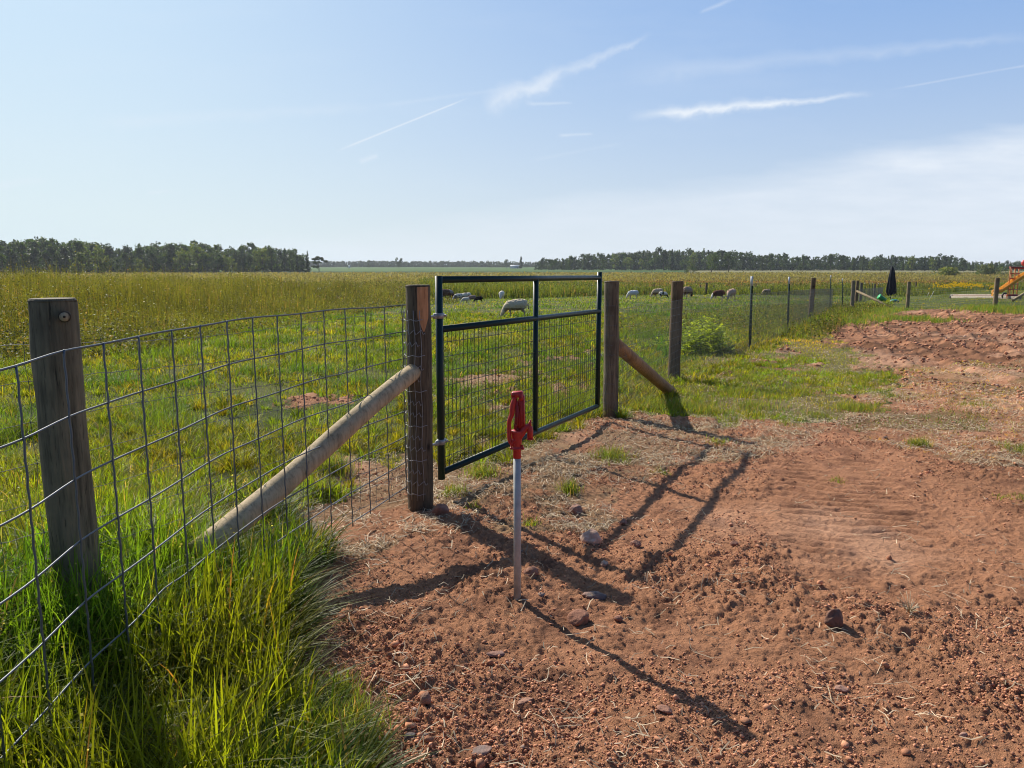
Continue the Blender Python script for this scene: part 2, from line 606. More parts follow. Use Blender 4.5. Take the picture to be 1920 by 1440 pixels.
def prin(k, col, rough=0.6, metal=0.0, bump=None, bstr=0.3, bdist=0.01, spec=0.5, **kw):
    p = k.n('ShaderNodeBsdfPrincipled')
    for nm, v in (('Base Color', col), ('Roughness', rough), ('Metallic', metal), ('Specular IOR Level', spec)):
        if isinstance(v, bpy.types.NodeSocket):
            k.t.links.new(v, p.inputs[nm])
        elif nm == 'Base Color':
            p.inputs[nm].default_value = (*v, 1)
        else:
            p.inputs[nm].default_value = v
    for a, b in kw.items():
        p.inputs[a].default_value = b
    if bump is not None:
        bn = k.n('ShaderNodeBump', inp={'Height': bump, 'Strength': bstr, 'Distance': bdist})
        k.t.links.new(bn.outputs[0], p.inputs['Normal'])
    return p.outputs[0]


def attr(k):
    return k.n('ShaderNodeAttribute', attribute_name='col').outputs['Color']


def obc(k):
    return k.n('ShaderNodeTexCoord').outputs['Object']


def m_ground(k):
    P = obc(k)
    col = attr(k)
    n = k.noise(P, 38, 8, 0.7)
    n2 = k.noise(P, 190, 5, 0.7)
    n3 = k.noise(P, 4, 6, 0.6)
    f = k.m('MULTIPLY_ADD', n, 1.0, 0.5)
    f = k.m('MULTIPLY', f, k.m('MULTIPLY_ADD', n2, .7, .65))
    f = k.m('MULTIPLY', f, k.m('MULTIPLY_ADD', n3, .6, .7))
    g = k.n('ShaderNodeCombineColor', inp={0: f, 1: f, 2: f}).outputs[0]
    c = k.mix(1.0, col, g, 'MULTIPLY')
    b = k.m('ADD', k.m('MULTIPLY', n, 1.0), k.m('MULTIPLY', n2, .45))
    return prin(k, c, .95, 0, b, 1.0, .03, .1)


def m_leaf(trans, rough=.45, spec=.35, gain=1.5, yel=(1.18, 1.12, .40)):
    def fn(k):
        col = attr(k)
        d = prin(k, col, rough, 0, spec=spec)
        tc = k.mix(1.0, col, tuple(gain * v for v in yel), 'MULTIPLY')
        t = k.n('ShaderNodeBsdfTranslucent', inp={'Color': tc})
        mx = k.n('ShaderNodeMixShader', inp={0: trans, 1: d, 2: t.outputs[0]})
        return mx.outputs[0]
    return fn


def m_attr(rough=.8, scale=60, amt=.5, bstr=.5, bd=.004, spec=.3):
    def fn(k):
        P = obc(k)
        n = k.noise(P, scale, 6, .65)
        f = k.m('MULTIPLY_ADD', n, amt * 2, 1 - amt)
        g = k.n('ShaderNodeCombineColor', inp={0: f, 1: f, 2: f}).outputs[0]
        return prin(k, k.mix(1.0, attr(k), g, 'MULTIPLY'), rough, 0, n, bstr, bd, spec)
    return fn


def m_wood(dark, light, warm, knots=True, grain=1.0, check=.6):
    def fn(k):
        P = obc(k)
        q = k.n('ShaderNodeMapping', inp={'Vector': P, 'Scale': (1, 1, .07)}).outputs[0]
        g = k.noise(q, 55, 6, .62, dist=.6)
        g2 = k.noise(q, 130, 4, .6)
        big = k.noise(P, 3.2, 4, .55)
        c = k.ramp(g, [(.30, dark), (.52, light), (.75, warm)])
        c = k.mix(k.m('MULTIPLY', k.m('SUBTRACT', big, .45), 2.2, clamp=True), c, tuple(v * .45 for v in dark))
        st = k.noise(k.n('ShaderNodeMapping', inp={'Vector': P, 'Scale': (1, 1, .05)}).outputs[0], 20, 5, .65)
        c = k.mix(k.m('MULTIPLY', k.m('SUBTRACT', st, .52), 5.0 * check, clamp=True), c, tuple(v * .35 for v in dark))
        cr = k.ramp(g2, [(.0, 0), (.34, 0), (.40, 1), (1, 1)])
        c = k.mix(check, c, cr, 'MULTIPLY')
        if knots:
            vo = k.n('ShaderNodeTexVoronoi', inp={'Vector': k.n('ShaderNodeMapping', inp={'Vector': P, 'Scale': (1, 1, .55)}).outputs[0], 'Scale': 5.0})
            kn = k.ramp(vo.outputs['Distance'], [(0, .25), (.055, .35), (.10, 1), (1, 1)])
            c = k.mix(1, c, kn, 'MULTIPLY')
        c = k.mix(1, c, attr(k), 'MULTIPLY')
        h = k.m('ADD', k.m('MULTIPLY', g, .6), k.m('MULTIPLY', g2, .5))
        return prin(k, c, .82, 0, h, .9, .006 * grain, .25)
    return fn


def m_metal(col, rough, metal, var=.25, scale=40, spec=.5):
    def fn(k):
        n = k.noise(obc(k), scale, 5, .6)
        f = k.m('MULTIPLY_ADD', n, var * 2, 1 - var)
        g = k.n('ShaderNodeCombineColor', inp={0: f, 1: f, 2: f}).outputs[0]
        return prin(k, k.mix(1, col, g, 'MULTIPLY'), k.m('MULTIPLY_ADD', n, .3, rough - .15), metal, n, .12, .002, spec)
    return fn


M = {
    'ground': mat('soil_and_turf', m_ground),
    'blade': mat('grass_blade', m_leaf(.52, .5, .22, 1.9)),
    'weed': mat('weed_stalk', m_leaf(.42, .6, .25, 1.5)),
    'leaf': mat('tree_leaf', m_leaf(.32, .6, .25, 1.6)),
    'leafbush': mat('bush_leaf', m_leaf(.5, .5, .3, 1.8)),
    'bark': mat('bark', m_wood((.05, .04, .03), (.10, .085, .07), (.14, .12, .10), False)),
    'post': mat('weathered_post_wood', m_wood((.10, .078, .05), (.21, .165, .105), (.28, .20, .12))),
    'post_pale': mat('pale_post_wood', m_wood((.17, .14, .10), (.33, .26, .18), (.40, .33, .23), True, .6, .35)),
    'brace': mat('peeled_brace_wood', m_wood((.30, .22, .12), (.52, .39, .22), (.60, .46, .28), True, .4, .3)),
    'brace_red': mat('reddish_brace_wood', m_wood((.24, .13, .06), (.46, .25, .12), (.54, .32, .15), True, .5, .4)),
    'strip': mat('bare_wood_face', m_wood((.42, .19, .08), (.62, .30, .13), (.70, .38, .19), False, .6, .4)),
    'endgrain': mat('cut_post_end', m_attr(.85, 60, .35)),
    'galv': mat('galvanised_wire', m_metal((.13, .14, .15), .5, .5, .25, 60)),
    'galv_pipe': mat('galvanised_pipe', m_metal((.42, .415, .38), .62, .15, .40, 30, .3)),
    'wire_dull': mat('dull_wire', m_metal((.15, .155, .15), .55, .4, .2, 60)),
    'gate': mat('dark_green_gate_enamel', m_metal((.004, .024, .020), .42, 0, .35, 25, .32)),
    'gate_wire': mat('black_gate_wire', m_metal((.012, .018, .018), .5, .1, .2, 60)),
    'zinc': mat('zinc_hinge', m_metal((.34, .34, .33), .5, .5, .2, 60)),
    'red': mat('red_cast_iron_paint', m_metal((.46, .016, .014), .42, 0, .35, 55)),
    'red_dark': mat('dark_red_worn_paint', m_metal((.30, .015, .014), .55, 0, .35, 55)),
    'tpost': mat('green_t_post_paint', m_metal((.012, .035, .025), .7, 0, .3, 30, .15)),
    'white': mat('white_paint', m_metal((.62, .63, .62), .5, 0, .12, 30)),
    'rock': mat('field_stone', m_attr(.85, 34, .55, .8, .01)),
    'clod': mat('soil_clod', m_attr(.95, 120, .35, .6, .004, .1)),
    'straw': mat('dry_straw', m_leaf(.25, .6, .3, 1.2, (1, 1, .8))),
    'fleece': mat('fleece', m_attr(.95, 30, .3, .8, .03, .1)),
    'fabric': mat('black_canopy_fabric', m_metal((.012, .013, .022), .75, 0, .3, 12, .2)),
    'plastic': mat('moulded_plastic', m_attr(.38, 5, .08, .05, .004, .5)),
    'timber': mat('timber_edging', m_wood((.20, .16, .12), (.36, .31, .24), (.45, .39, .30), False, .5, .3)),
    'building': mat('farm_building', m_attr(.7, 1.5, .1, .1, .02)),
}

# ------------------------------------------------------------------ the ground: one sheet to the horizon
def ground_sheet():
    rows = [-14.0, -9, -6, -4, -2.8, -2, -1.4, -1.0, -.7]
    y = -.4
    while y < .8:
        rows.append(y)
        y += .06
    while y < 13:
        rows.append(y)
        y += (.0022 if y < 6 else .0034) * (y + .9)
    while y < 150:
        rows.append(y)
        y += .010 * y
    while y < 9000:
        rows.append(y)
        y *= 1.035
    Y = np.array(rows)
    s = np.linspace(-1, 1, 1041)
    s = np.where(np.abs(s) < .84, s, np.sign(s) * (.84 + (np.abs(s) - .84) * 6))   # coarse beyond the edges
    s = s * .98
    hw = np.maximum(np.maximum(Y, 0) + 1.3, 1.6)
    yy = np.repeat(Y[:, None], len(s), 1)
    xx = s[None] * hw[:, None]
    x, y = xx.ravel(), yy.ravel()
    b = bare(x, y)
    z = macro(x, y) + relief(x, y, b)
    V = np.stack([x, y, z], -1)
    n, m = len(Y), len(s)
    i = np.arange(n - 1)[:, None] * m
    j = np.arange(m - 1)[None]
    Q = np.stack([i + j, i + j + 1, i + m + j + 1, i + m + j], -1).reshape(-1, 4)
    # base colours of soil, thatch and far fields
    n1, n2, n3 = fbm(x * .7, y * .7, 61, 4), fbm(x * 6, y * 6, 62, 4), fbm(x * .16, y * .16, 63, 3)
    red = np.array([.50, .238, .126])
    pale = np.array([.68, .37, .22])
    dark = np.array([.23, .105, .062])
    col = red + (pale - red) * sstep(.5, .72, n1)[:, None] + (dark - red) * (sstep(.55, .75, n2) * .6)[:, None]
    rb = relief(x, y, b) - relief(x, y, b * 0)
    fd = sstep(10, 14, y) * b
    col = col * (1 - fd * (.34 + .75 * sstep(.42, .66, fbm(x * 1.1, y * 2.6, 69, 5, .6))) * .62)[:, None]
    damp = sstep(.50, .66, fbm(x * .5 + 9, y * .33, 64, 4)) * .5
    col = col * (1 - damp[:, None] * .35)
    st = inside(STRAWZ, *jit(x, y)) * sstep(.35, .6, fbm(x * 3, y * 3, 65, 3)) * .75
    st = np.maximum(st, inside(TRAMPLE, *jit(x, y)) * .55)
    mx = inside(MIXR, *jit(x, y)) * sstep(.35, .6, fbm(x * 2, y * 2, 66, 3)) * .5
    st = np.maximum(st, mx)
    col = col + (np.array([.33, .22, .12]) - col) * st[:, None]
    turf = np.array([.070, .085, .024]) + (np.array([.13, .13, .04]) - np.array([.070, .085, .024])) * sstep(.4, .7, n1)[:, None]
    rf = inside(RFIELD, *jit(x, y)) * (.35 + .5 * sstep(.35, .6, fbm(x * 1.3, y * 1.0, 72, 4)))
    turf = turf + (np.array([.27, .195, .095]) - turf) * rf[:, None]
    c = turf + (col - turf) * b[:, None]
    # far fields
    px, py, _ = project(x, y, macro(x, y))
    far = y > 100
    grn, gold, brn, crop, dk = (np.array(v) for v in ([.09, .13, .032], [.21, .195, .095], [.16, .10, .06], [.07, .125, .03], [.03, .055, .016]))
    wv = (n3 - .5) * 6 + (fbm(x * .02, y * .05, 67, 3) - .5) * 8
    q = py + wv * sstep(60, 200, y)
    cc = np.where((q > 531)[:, None], grn, np.where((q > 523)[:, None], brn, gold))
    cc = np.where(((px < 1120) & (q <= 531) & (q > 518))[:, None], gold * .9, cc)
    edge = np.where(px < 1290, 510.5, 504.0)
    cc = np.where((py < edge)[:, None], crop, cc)
    cc = np.where(((px < 1290) & (py < 511.5) & (py > 509.0))[:, None], dk, cc)
    cc = cc * (.75 + .5 * fbm(x * .06, y * .02, 68, 3))[:, None]
    t = sstep(90, 125, y)[:, None]
    c = c * (1 - t) + cc * t
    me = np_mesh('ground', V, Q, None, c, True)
    me.materials.append(M['ground'])
    o = bpy.data.objects.new('ground', me)
    link(o)
    tag(o, 'red clay yard running into green pasture and far flat fields', 'ground', kind='structure')


ground_sheet()

# ------------------------------------------------------------------ fences
HP = {}
LP = ground_at(790, 953)                     # left gate post
RP = ground_at(1143, 785)                    # right gate post
EP = at_depth(122, 800, 2.90)                 # post at the left edge
EP[2] = 0
DIRF = (RP - LP)[:2] / np.linalg.norm((RP - LP)[:2])
NRM = np.array([-DIRF[1], DIRF[0]])          # towards the pasture


def wood_post(p, z0, z1, r, mat_, parent, seed, name='post', lean=(0, 0), k=(1, 1, 1), sides=22):
    n = 26
    zs = np.linspace(z0, z1 - .012, n)
    pts = np.array([[p[0] + lean[0] * (z - z0) + .006 * math.sin(seed + z * 2), p[1] + lean[1] * (z - z0) + .005 * math.cos(seed * 2 + z * 3), z] for z in zs])
    m = MB()
    rr = r * (1.03 - .05 * (zs - z0) / (z1 - z0)) * (1 + .012 * np.sin(zs * 9 + seed))
    m.tube(pts, rr, sides, False, k, seed, .045)
    top = pts[-1]
    m.tube([top, top + [0, 0, .006], top + [0, 0, .012]], [rr[-1], rr[-1] * .985, rr[-1] * .93], sides, True, tuple(.8 * v for v in k))
    o = m.build(name, mat_, parent, smooth=False)
    for pl in o.data.polygons:
        pl.use_smooth = abs(pl.normal.z) < .5
    return o, top


def panel_curve():
    """plan of the bent welded panel: knots every 0.2 m back from the gate post"""
    P = [28, 117, 191, 257, 320, 373, 423, 471, 517, 562, 605, 645, 683, 719, 752]
    Yt = [690, 655, 644, 633, 620, 610.5, 602, 597, 592, 587, 583, 580, 577, 575, 573]
    pt = at_depth(752, 573, 4.83)
    out = [pt]
    s = .203
    for k in range(13, -1, -1):
        r = ray(P[k], Yt[k])
        r = r / r[1]
        q = out[-1]
        a, b, c = r[0] ** 2 + 1, -2 * (r[0] * q[0] + q[1]), q[0] ** 2 + q[1] ** 2 - s * s
        y = (-b - math.sqrt(max(b * b - 4 * a * c, 0))) / (2 * a)
        out.append(np.array([r[0] * y, y, CAMZ + r[2] * y]))
    out = out[::-1]
    A = np.array(out)
    A[:, 2] = np.minimum(A[:, 2], 1.31)
    for _ in range(5):
        d = np.array([-.006, -.203, -.004])
        A = np.vstack([A[0] + d, A])
    # run the last stretch on to the post
    e = A[-1] + np.array([.03, .06, 0])
    return A, e


PCUR, PEND = panel_curve()


def left_fence():
    t = thing('fence', 'wire fence left of the gate with bent welded panel and pale leaning brace pole', 'fence', (LP[0], LP[1], 0))
    _, top = wood_post(EP, -.1, 1.425, .083, M['post'], t, 3.1, k=(1.12, 1.12, 1.04))
    o, top2 = wood_post(LP, -.1, 1.425, .079, M['post'], t, 5.7, k=(.72, .70, .66))
    o['label'] = 'thick dark gate post wrapped with wire ends'
    # face where the bark was sliced away near the top of the gate post
    m = MB()
    n = 14
    zs = np.linspace(1.14, 1.415, n)
    a0 = math.atan2(-1, .25)
    V = []
    for i, z in enumerate(zs):
        w = .44 * min(1, .12 + (z - 1.14) / .10)
        for j in range(9):
            a = a0 + .30 + (j / 8 - .5) * 2 * w
            V.append([LP[0] + .0865 * math.cos(a), LP[1] + .0865 * math.sin(a), z])
    Q = [(i * 9 + j, i * 9 + j + 1, i * 9 + 10 + j, i * 9 + 9 + j) for i in range(n - 1) for j in range(8)]
    m.add(V, Q)
    m.build('bare_strip', M['strip'], o, smooth=True)
    # knot on the edge post
    kd = MB()
    kc = at_depth(121, 594, 2.90 - .080)
    nr = np.array([.42, -1, 0.0])
    nr /= np.linalg.norm(nr)
    for rr_, h, c in ((.021, .003, (.35, .3, .25)), (.0165, .0055, (1.7, 1.55, 1.3)), (.0045, .008, (.25, .2, .18))):
        kd.tube([kc - nr * .02, kc + nr * h], rr_, 16, True, c)
    o2 = [c for c in t.children if c.name.startswith('post')][0]
    kd.build('knot', M['post_pale'], o2)
    # leaning brace pole
    a = on_plane(770, 697, LP, EP)
    a = np.array([LP[0], LP[1], .895]) - np.append(DIRF, 0) * .03
    b = on_plane(446, 975, LP, EP)
    b = a + (b - a) * 1.17
    m = MB()
    pts = np.array([a + (b - a) * i / 18 + np.array([0, 0, .012 * math.sin(i * .35)]) for i in range(19)])
    m.tube(pts, np.linspace(.053, .064, 19) * (1 + .02 * np.sin(np.arange(19))), 18, True, (1, 1, 1), 2, .03)
    m.build('brace_pole', M['brace'], t, smooth=True)
    # welded panel
    A = PCUR
    n = len(A)
    arc = np.arange(n)
    fine = np.linspace(0, n - 1, (n - 1) * 4 + 1)
    X = np.interp(fine, arc, A[:, 0])
    Yv = np.interp(fine, arc, A[:, 1])
    Z = np.interp(fine, arc, A[:, 2])
    ker = np.array([1, 2, 3, 2, 1]) / 9
    pad = lambda v: np.convolve(np.pad(v, 2, 'edge'), ker, 'valid')
    Xs, Ys, Zs = pad(X), pad(Yv), pad(Z)
    X[3:-3], Yv[3:-3], Z[3:-3] = Xs[3:-3], Ys[3:-3], Zs[3:-3]
    sp = np.interp(fine, [0, 7, n - 1], [.212, .198, .1685])
    m = MB()
    lv = 8
    for i in range(lv):
        z = Z - sp * i
        if i == 5:
            z = z + .02 * np.exp(-((fine - 8.2) / .5) ** 2)
        pts = np.c_[X, Yv, z + .003 * np.sin(fine * 1.7 + i)]
        pts = np.vstack([pts, [PEND[0], PEND[1], pts[-1][2]]])
        m.tube(pts, .0034 if i else .0038, 7, True)
    for k in range(n):
        q = k * 4
        zt, zb = Z[q], Z[q] - sp[q] * (lv - 1)
        wob = .004 * math.sin(k * 2.1)
        pts = [[X[q] + NRM[0] * -.006 + wob * (1 - (z - zb) / (zt - zb)) + .0016 * math.sin(z * 74 + k), Yv[q] + NRM[1] * -.006, z] for z in np.linspace(zt + .003, zb - .02, 60)]
        m.tube(pts, .0034, 7, True)
    m.build('welded_panel', M['galv'], t, smooth=True)
    # thinner woven netting along the pasture side of the posts
    m = MB()
    a2 = np.array([LP[0], LP[1]]) + NRM * .09
    e2 = np.array([EP[0], EP[1]]) + NRM * .09
    d = (e2 - a2) / np.linalg.norm(e2 - a2)
    L = np.linalg.norm(e2 - a2) + 1.6
    hz = [1.25, 1.10, .95, .80, .65, .52, .40, .30, .20, .11]
    ns = int(L / .05)
    for i, z in enumerate(hz):
        pts = []
        for q in range(ns + 1):
            s = L * q / ns
            sag = .012 * math.sin(s * 3.1 + i) - (.02 * math.sin(s * 1.2) if i == 0 else 0)
            p = a2 + d * s + NRM * .006 * math.sin(s * 41 + i)
            pts.append([p[0], p[1], z + sag + .0025 * math.sin(s * 41)])
        m.tube(pts, .0013, 5, False)
    for q in range(int(L / .152) + 1):
        s = .02 + q * .152
        p = a2 + d * s
        pts = [[p[0] + .006 * math.sin(z * 23 + q), p[1], z] for z in np.linspace(.08, 1.25 - .02 * math.sin(s * 1.2) + .012 * math.sin(s * 3.1), 16)]
        m.tube(pts, .0011, 5, False)
        for i, z in enumerate(hz):
            m.ball([p[0] + .006 * math.sin(z * 23 + q), p[1], z + .012 * math.sin(s * 3.1 + i)], (.0035, .0035, .0055), 6, 4)
    m.build('woven_netting', M['wire_dull'], t)
    # netting ends wrapped round the gate post
    m = MB()
    R = .087
    for i, z in enumerate(np.arange(.10, 1.28, .074)):
        a0, a1 = math.radians(150), math.radians(-100 + 25 * math.sin(i * 1.9))
        pts = []
        for q in range(22):
            a = a0 + (a1 - a0 - 2 * math.pi * 0) * q / 21
            a = math.radians(150) + (math.radians(295 + 14 * math.sin(i * 2.3)) - math.radians(150)) * q / 21
            kink = .010 * ((q % 4) - 1.5) if q > 9 and i % 3 else .004 * math.sin(q)
            pts.append([LP[0] + (R + .003) * math.cos(a), LP[1] + (R + .003) * math.sin(a), z + kink])
        m.tube(pts, .0021, 5, True)
    for a in (188, 214, 236, 262, 287):
        a = math.radians(a)
        pts = [[LP[0] + (R + .002) * math.cos(a + .05 * math.sin(z * 15 + a)), LP[1] + (R + .002) * math.sin(a + .05 * math.sin(z * 15 + a)), z] for z in np.linspace(.06, 1.27, 30)]
        m.tube(pts, .0017, 5, True)
    m.build('wire_wrap', M['zinc'], o)


left_fence()


def gate():
    A, B = LP, RP
    bl, br, ce = on_plane(825, 700, A, B), on_plane(1122, 640, A, B), on_plane(1004, 665, A, B)
    t = thing('gate', 'dark green tubular metal gate with wire mesh in its lower half', 'gate', (bl[0], bl[1], 0))
    zt = on_plane(820, 517, A, B)[2], on_plane(1122, 515, A, B)[2]
    zb = on_plane(826, 886, A, B)[2], on_plane(1122, 766, A, B)[2]
    ztop = (zt[0] + zt[1]) / 2
    zbot = (zb[0] + zb[1]) / 2
    r = .0245
    P = lambda q, z: np.array([q[0], q[1], z])
    m = MB()
    m.tube([P(bl, zbot - .02), P(bl, ztop + .012)], r, 18)
    m.build('upright', M['gate'], t, True)
    m = MB()
    m.tube([P(br, zbot - .0), P(br, ztop + .012)], r, 18)
    m.build('upright', M['gate'], t, True)
    zr = on_plane(830, 524, A, B)[2], on_plane(1115, 521, A, B)[2]
    zm = on_plane(830, 617, A, B)[2], on_plane(1118, 584, A, B)[2]
    zl = on_plane(832, 884, A, B)[2], on_plane(1118, 762, A, B)[2]
    for z in (zr, zm, zl):
        m = MB()
        m.tube([P(bl, z[0]), P(br, z[1])], r * .93, 18)
        m.build('rail', M['gate'], t, True)
    f = np.linalg.norm(ce[:2] - bl[:2]) / np.linalg.norm(br[:2] - bl[:2])
    m = MB()
    m.tube([P(ce, zl[0] * (1 - f) + zl[1] * f), P(ce, zr[0] * (1 - f) + zr[1] * f)], r * .93, 16)
    m.build('upright', M['gate'], t, True)
    # weld collars at joints
    m = MB()
    L = np.linalg.norm(br[:2] - bl[:2])
    d = np.append(br[:2] - bl[:2], 0) / L
    nn = np.append(-NRM, 0) * .0
    nv = int(L / .0508)
    for i in range(1, nv):
        s = i / nv
        p = bl + (br - bl) * s
        if abs(s - f) * L < .02:
            continue
        m.tube([P(p + nn, zl[0] * (1 - s) + zl[1] * s), P(p + nn, zm[0] * (1 - s) + zm[1] * s)], .0024, 6, False)
    nh = int((zm[0] - zl[0]) / .1)
    for i in range(1, nh + 1):
        w = i / (nh + .9)
        m.tube([P(bl, zl[0] + (zm[0] - zl[0]) * w), P(br, zl[1] + (zm[1] - zl[1]) * w)], .0024, 6, False)
    m.build('wire_mesh', M['gate_wire'], t)
    for py in (592, 830):
        q = on_plane(822, py, A, B)
        m = MB()
        m.tube([P(bl, q[2] - .018), P(bl, q[2] + .018)], r + .004, 18)
        side = -d
        c = P(bl, q[2]) + side * .045
        m.box(P(bl, q[2]) + side * .040, (.05, .012, .034), np.array([d, np.append(NRM, 0), [0, 0, 1]]))
        m.box(P(bl, q[2]) + d * .040, (.040, .014, .028), np.array([d, np.append(NRM, 0), [0, 0, 1]]), bevel=.003)
        h = m.build('hinge', M['zinc'], t)
        m = MB()
        c = P(bl, q[2]) + d * .045
        nr = np.append(NRM, 0)
        m.tube([c - nr * .022, c + nr * .022], .005, 8)
        m.tube([c - nr * .026, c - nr * .018], .009, 6)
        m.tube([c + nr * .016, c + nr * .024], .009, 6)
        m.tube([P(bl, q[2]) + side * .04, P(LP, q[2]) + d * .05], .008, 8)
        m.build('bolt', M['zinc'], h)
    # latch chain loop on the far side
    m = MB()
    z = on_plane(1122, 660, A, B)[2]
    c = P(br, z)
    for i in range(9):
        a = c + d * (.02 + i * .012) + np.array([0, 0, -.006 * i])
        m.tube([a + [0, 0, .007], a + d * .006, a - [0, 0, .007], a - d * .006, a + [0, 0, .007]], .0017, 5, False)
    m.build('chain', M['zinc'], t)


gate()


def netting(m, pts, hgt, vs, hz, r, zoff=.03, sides=4):
    """net of wires along a polyline of ground points; vs = spacing of uprights, hz = heights"""
    for a, b in zip(pts[:-1], pts[1:]):
        L = np.linalg.norm((b - a)[:2])
        n = max(2, int(L / .8))
        S = np.linspace(0, 1, n + 1)
        G = np.array([a + (b - a) * s for s in S])
        for h in hz:
            q = G.copy()
            q[:, 2] += h + .006 * np.sin(S * L * 5 + h * 9)
            m.tube(q, r, sides, False)
        for i in range(int(L / vs)):
            p = a + (b - a) * (i * vs / L)
            m.tube([[p[0], p[1], p[2] + hz[0]], [p[0], p[1], p[2] + hz[-1]]], r * .9, sides, False)


def t_post(parent, g, top, tip=.17, face=(0, -1)):
    m = MB()
    f = np.array([face[0], face[1], 0.0])
    f /= np.linalg.norm(f)
    sd = np.array([-f[1], f[0], 0])
    zc = top[2] - tip
    lean = (top - np.array([g[0], g[1], top[2]])) / (top[2] - g[2])
    base = np.array([g[0], g[1], g[2] - .1])
    mid = base + lean * (zc - base[2]) + np.array([0, 0, zc - base[2]])
    tp = base + lean * (top[2] - base[2]) + np.array([0, 0, top[2] - base[2]])

    def tee(a, b, grow=0.0):
        m.bar(a + f * .0, b + f * .0, .052 + grow, .006 + grow, up=f)
        m.bar(a - f * .022, b - f * .022, .007 + grow, .040 + grow, up=f)
    tee(base, mid)
    for i in range(int((zc - base[2]) / .053)):
        p = base + (mid - base) * (i * .053 / (zc - base[2]))
        m.box(p + f * .006, (.012, .008, .016), np.array([sd, f, [0, 0, 1]]))
    o = m.build('t_post', M['tpost'], parent)
    m = MB()
    tee(mid, tp)
    m.build('painted_tip', M['white'], o)
    for z in (.45, .8):
        m = MB()
        c = base + (mid - base) * z
        m.tube([c + sd * .024 + f * .01, c + f * .02, c - sd * .024 + f * .01, c - f * .03], .002, 5)
        m.build('wire_clip', M['zinc'], o)
    return o


def col_point(px, py_base, py_top):
    g = ground_at(px, py_base)
    top = at_depth(px, py_top, g[1])
    return g, top


def right_fence():
    t = thing('fence', 'netting fence right of the gate with wooden posts and green t-posts', 'fence', (RP[0], RP[1], 0))
    g, top = col_point(1144, 785, 527)
    wood_post(RP, -.1, top[2], .078, M['post'], t, 1.3, k=(1.05, 1.04, 1.02))
    g2, top2 = col_point(1262, 712, 527)
    o, _ = wood_post(g2, g2[2] - .1, top2[2], .085, M['post'], t, 8.3, k=(.95, .80, .70), lean=(.018, 0))
    g5, top5 = col_point(1519, 603, 521)
    o, _ = wood_post(g5, g5[2] - .1, top5[2], .085, M['post'], t, 4.3, k=(1.1, .95, .80), lean=(.02, 0), sides=14)
    tps = []
    for px, pb, pt, dx in ((1406, 656, 518, 4), (1477, 624, 519, 3), (1556, 585, 516, 2), (1580, 582, 522, 0)):
        g_, tp = col_point(px, pb, pt)
        tp = at_depth(px + dx, pt, g_[1])
        t_post(t, g_, tp, .19, (-.5, -.85))
        tps.append(g_)
    gc, tc = col_point(1597, 581, 526)
    wood_post(gc, gc[2] - .1, tc[2], .10, M['post_pale'], t, 2.3, k=(.8, .78, .74), sides=14)
    # brace leaning from the gate post down to the turf
    a = np.array([RP[0], RP[1], at_depth(1163, 642, RP[1])[2]]) + np.append(DIRF, 0) * .05
    b = ground_at(1263, 735)
    b[2] -= .03
    b = b + (b - a) * .04
    m = MB()
    pts = np.array([a + (b - a) * i / 14 for i in range(15)])
    m.tube(pts, .070, 18, True, (1, 1, 1), 4, .03)
    m.build('brace_pole', M['brace_red'], t, smooth=True)
    m = MB()
    off = -NRM * .09
    ln = [np.array([q[0] + off[0], q[1] + off[1], float(macro(q[0], q[1])) + .0]) for q in (RP, g2, tps[0], tps[1], g5, tps[2], gc)]
    hz = [.04 + .1016 * i for i in range(12)]
    netting(m, ln[:3], 1.2, .0508, hz, .0015)
    netting(m, ln[2:5], 1.2, .0508, hz, .0014)
    netting(m, ln[4:], 1.2, .1016, hz, .0022)
    m.build('wire_netting', M['wire_dull'], t)
    # staples and frayed netting ends on the gate post
    m = MB()
    for i, z in enumerate(np.arange(.12, 1.2, .1016)):
        a0 = math.radians(215)
        pts = [[RP[0] + .084 * math.cos(a0 + q * .16), RP[1] + .084 * math.sin(a0 + q * .16), z + .006 * math.sin(q * 2 + i)] for q in range(8 + i % 3)]
        m.tube(pts, .0014, 5)
    a0 = math.radians(228)
    m.tube([[RP[0] + .085 * math.cos(a0 + .04 * math.sin(z * 30)), RP[1] + .085 * math.sin(a0), z] for z in np.linspace(.1, 1.18, 30)], .0014, 5)
    m.build('wire_wrap', M['galv'], t)


right_fence()


def lane_fence():
    g0, t0 = col_point(1605, 573, 526)
    t = thing('fence', 'corner fence with sloping brace pole beside the closed parasol', 'fence', tuple(g0))
    wood_post(g0, g0[2] - .1, t0[2], .105, M['post_pale'], t, 6.6, k=(.75, .62, .52), sides=14)
    P = [g0]
    for px, pb, pt, w in ((1613, 566, 530, 1), (1639, 556, 532, 1)):
        g, tp = col_point(px, pb, pt)
        wood_post(g, g[2] - .1, tp[2], .125, M['post_pale'], t, px, k=(.62, .66, .68), sides=12)
        P.append(g)
    for px, pb, pt in ((1622, 566, 530), (1630, 562, 530), (1636, 559, 530), (1647.5, 556, 531), (1651.5, 555, 531), (1655.5, 554, 531)):
        g, tp = col_point(px, pb, pt)
        t_post(t, g, tp, .12, (-.4, -.9))
        P.append(g)
    P.sort(key=lambda q: q[1])
    m = MB()
    ends = [P[0], P[-1]]
    netting(m, ends, 1.2, .15, [.05 + .15 * i for i in range(8)], .0022)
    m.build('wire_netting', M['wire_dull'], t)
    a = at_depth(1607, 546, g0[1] - .1)
    b = ground_at(1671, 577)
    m = MB()
    m.tube([a, (a + b) / 2 + [0, 0, .02], b], .075, 12, True, (.95, .9, .8))
    m.build('brace_pole', M['post'], t, smooth=True)


lane_fence()


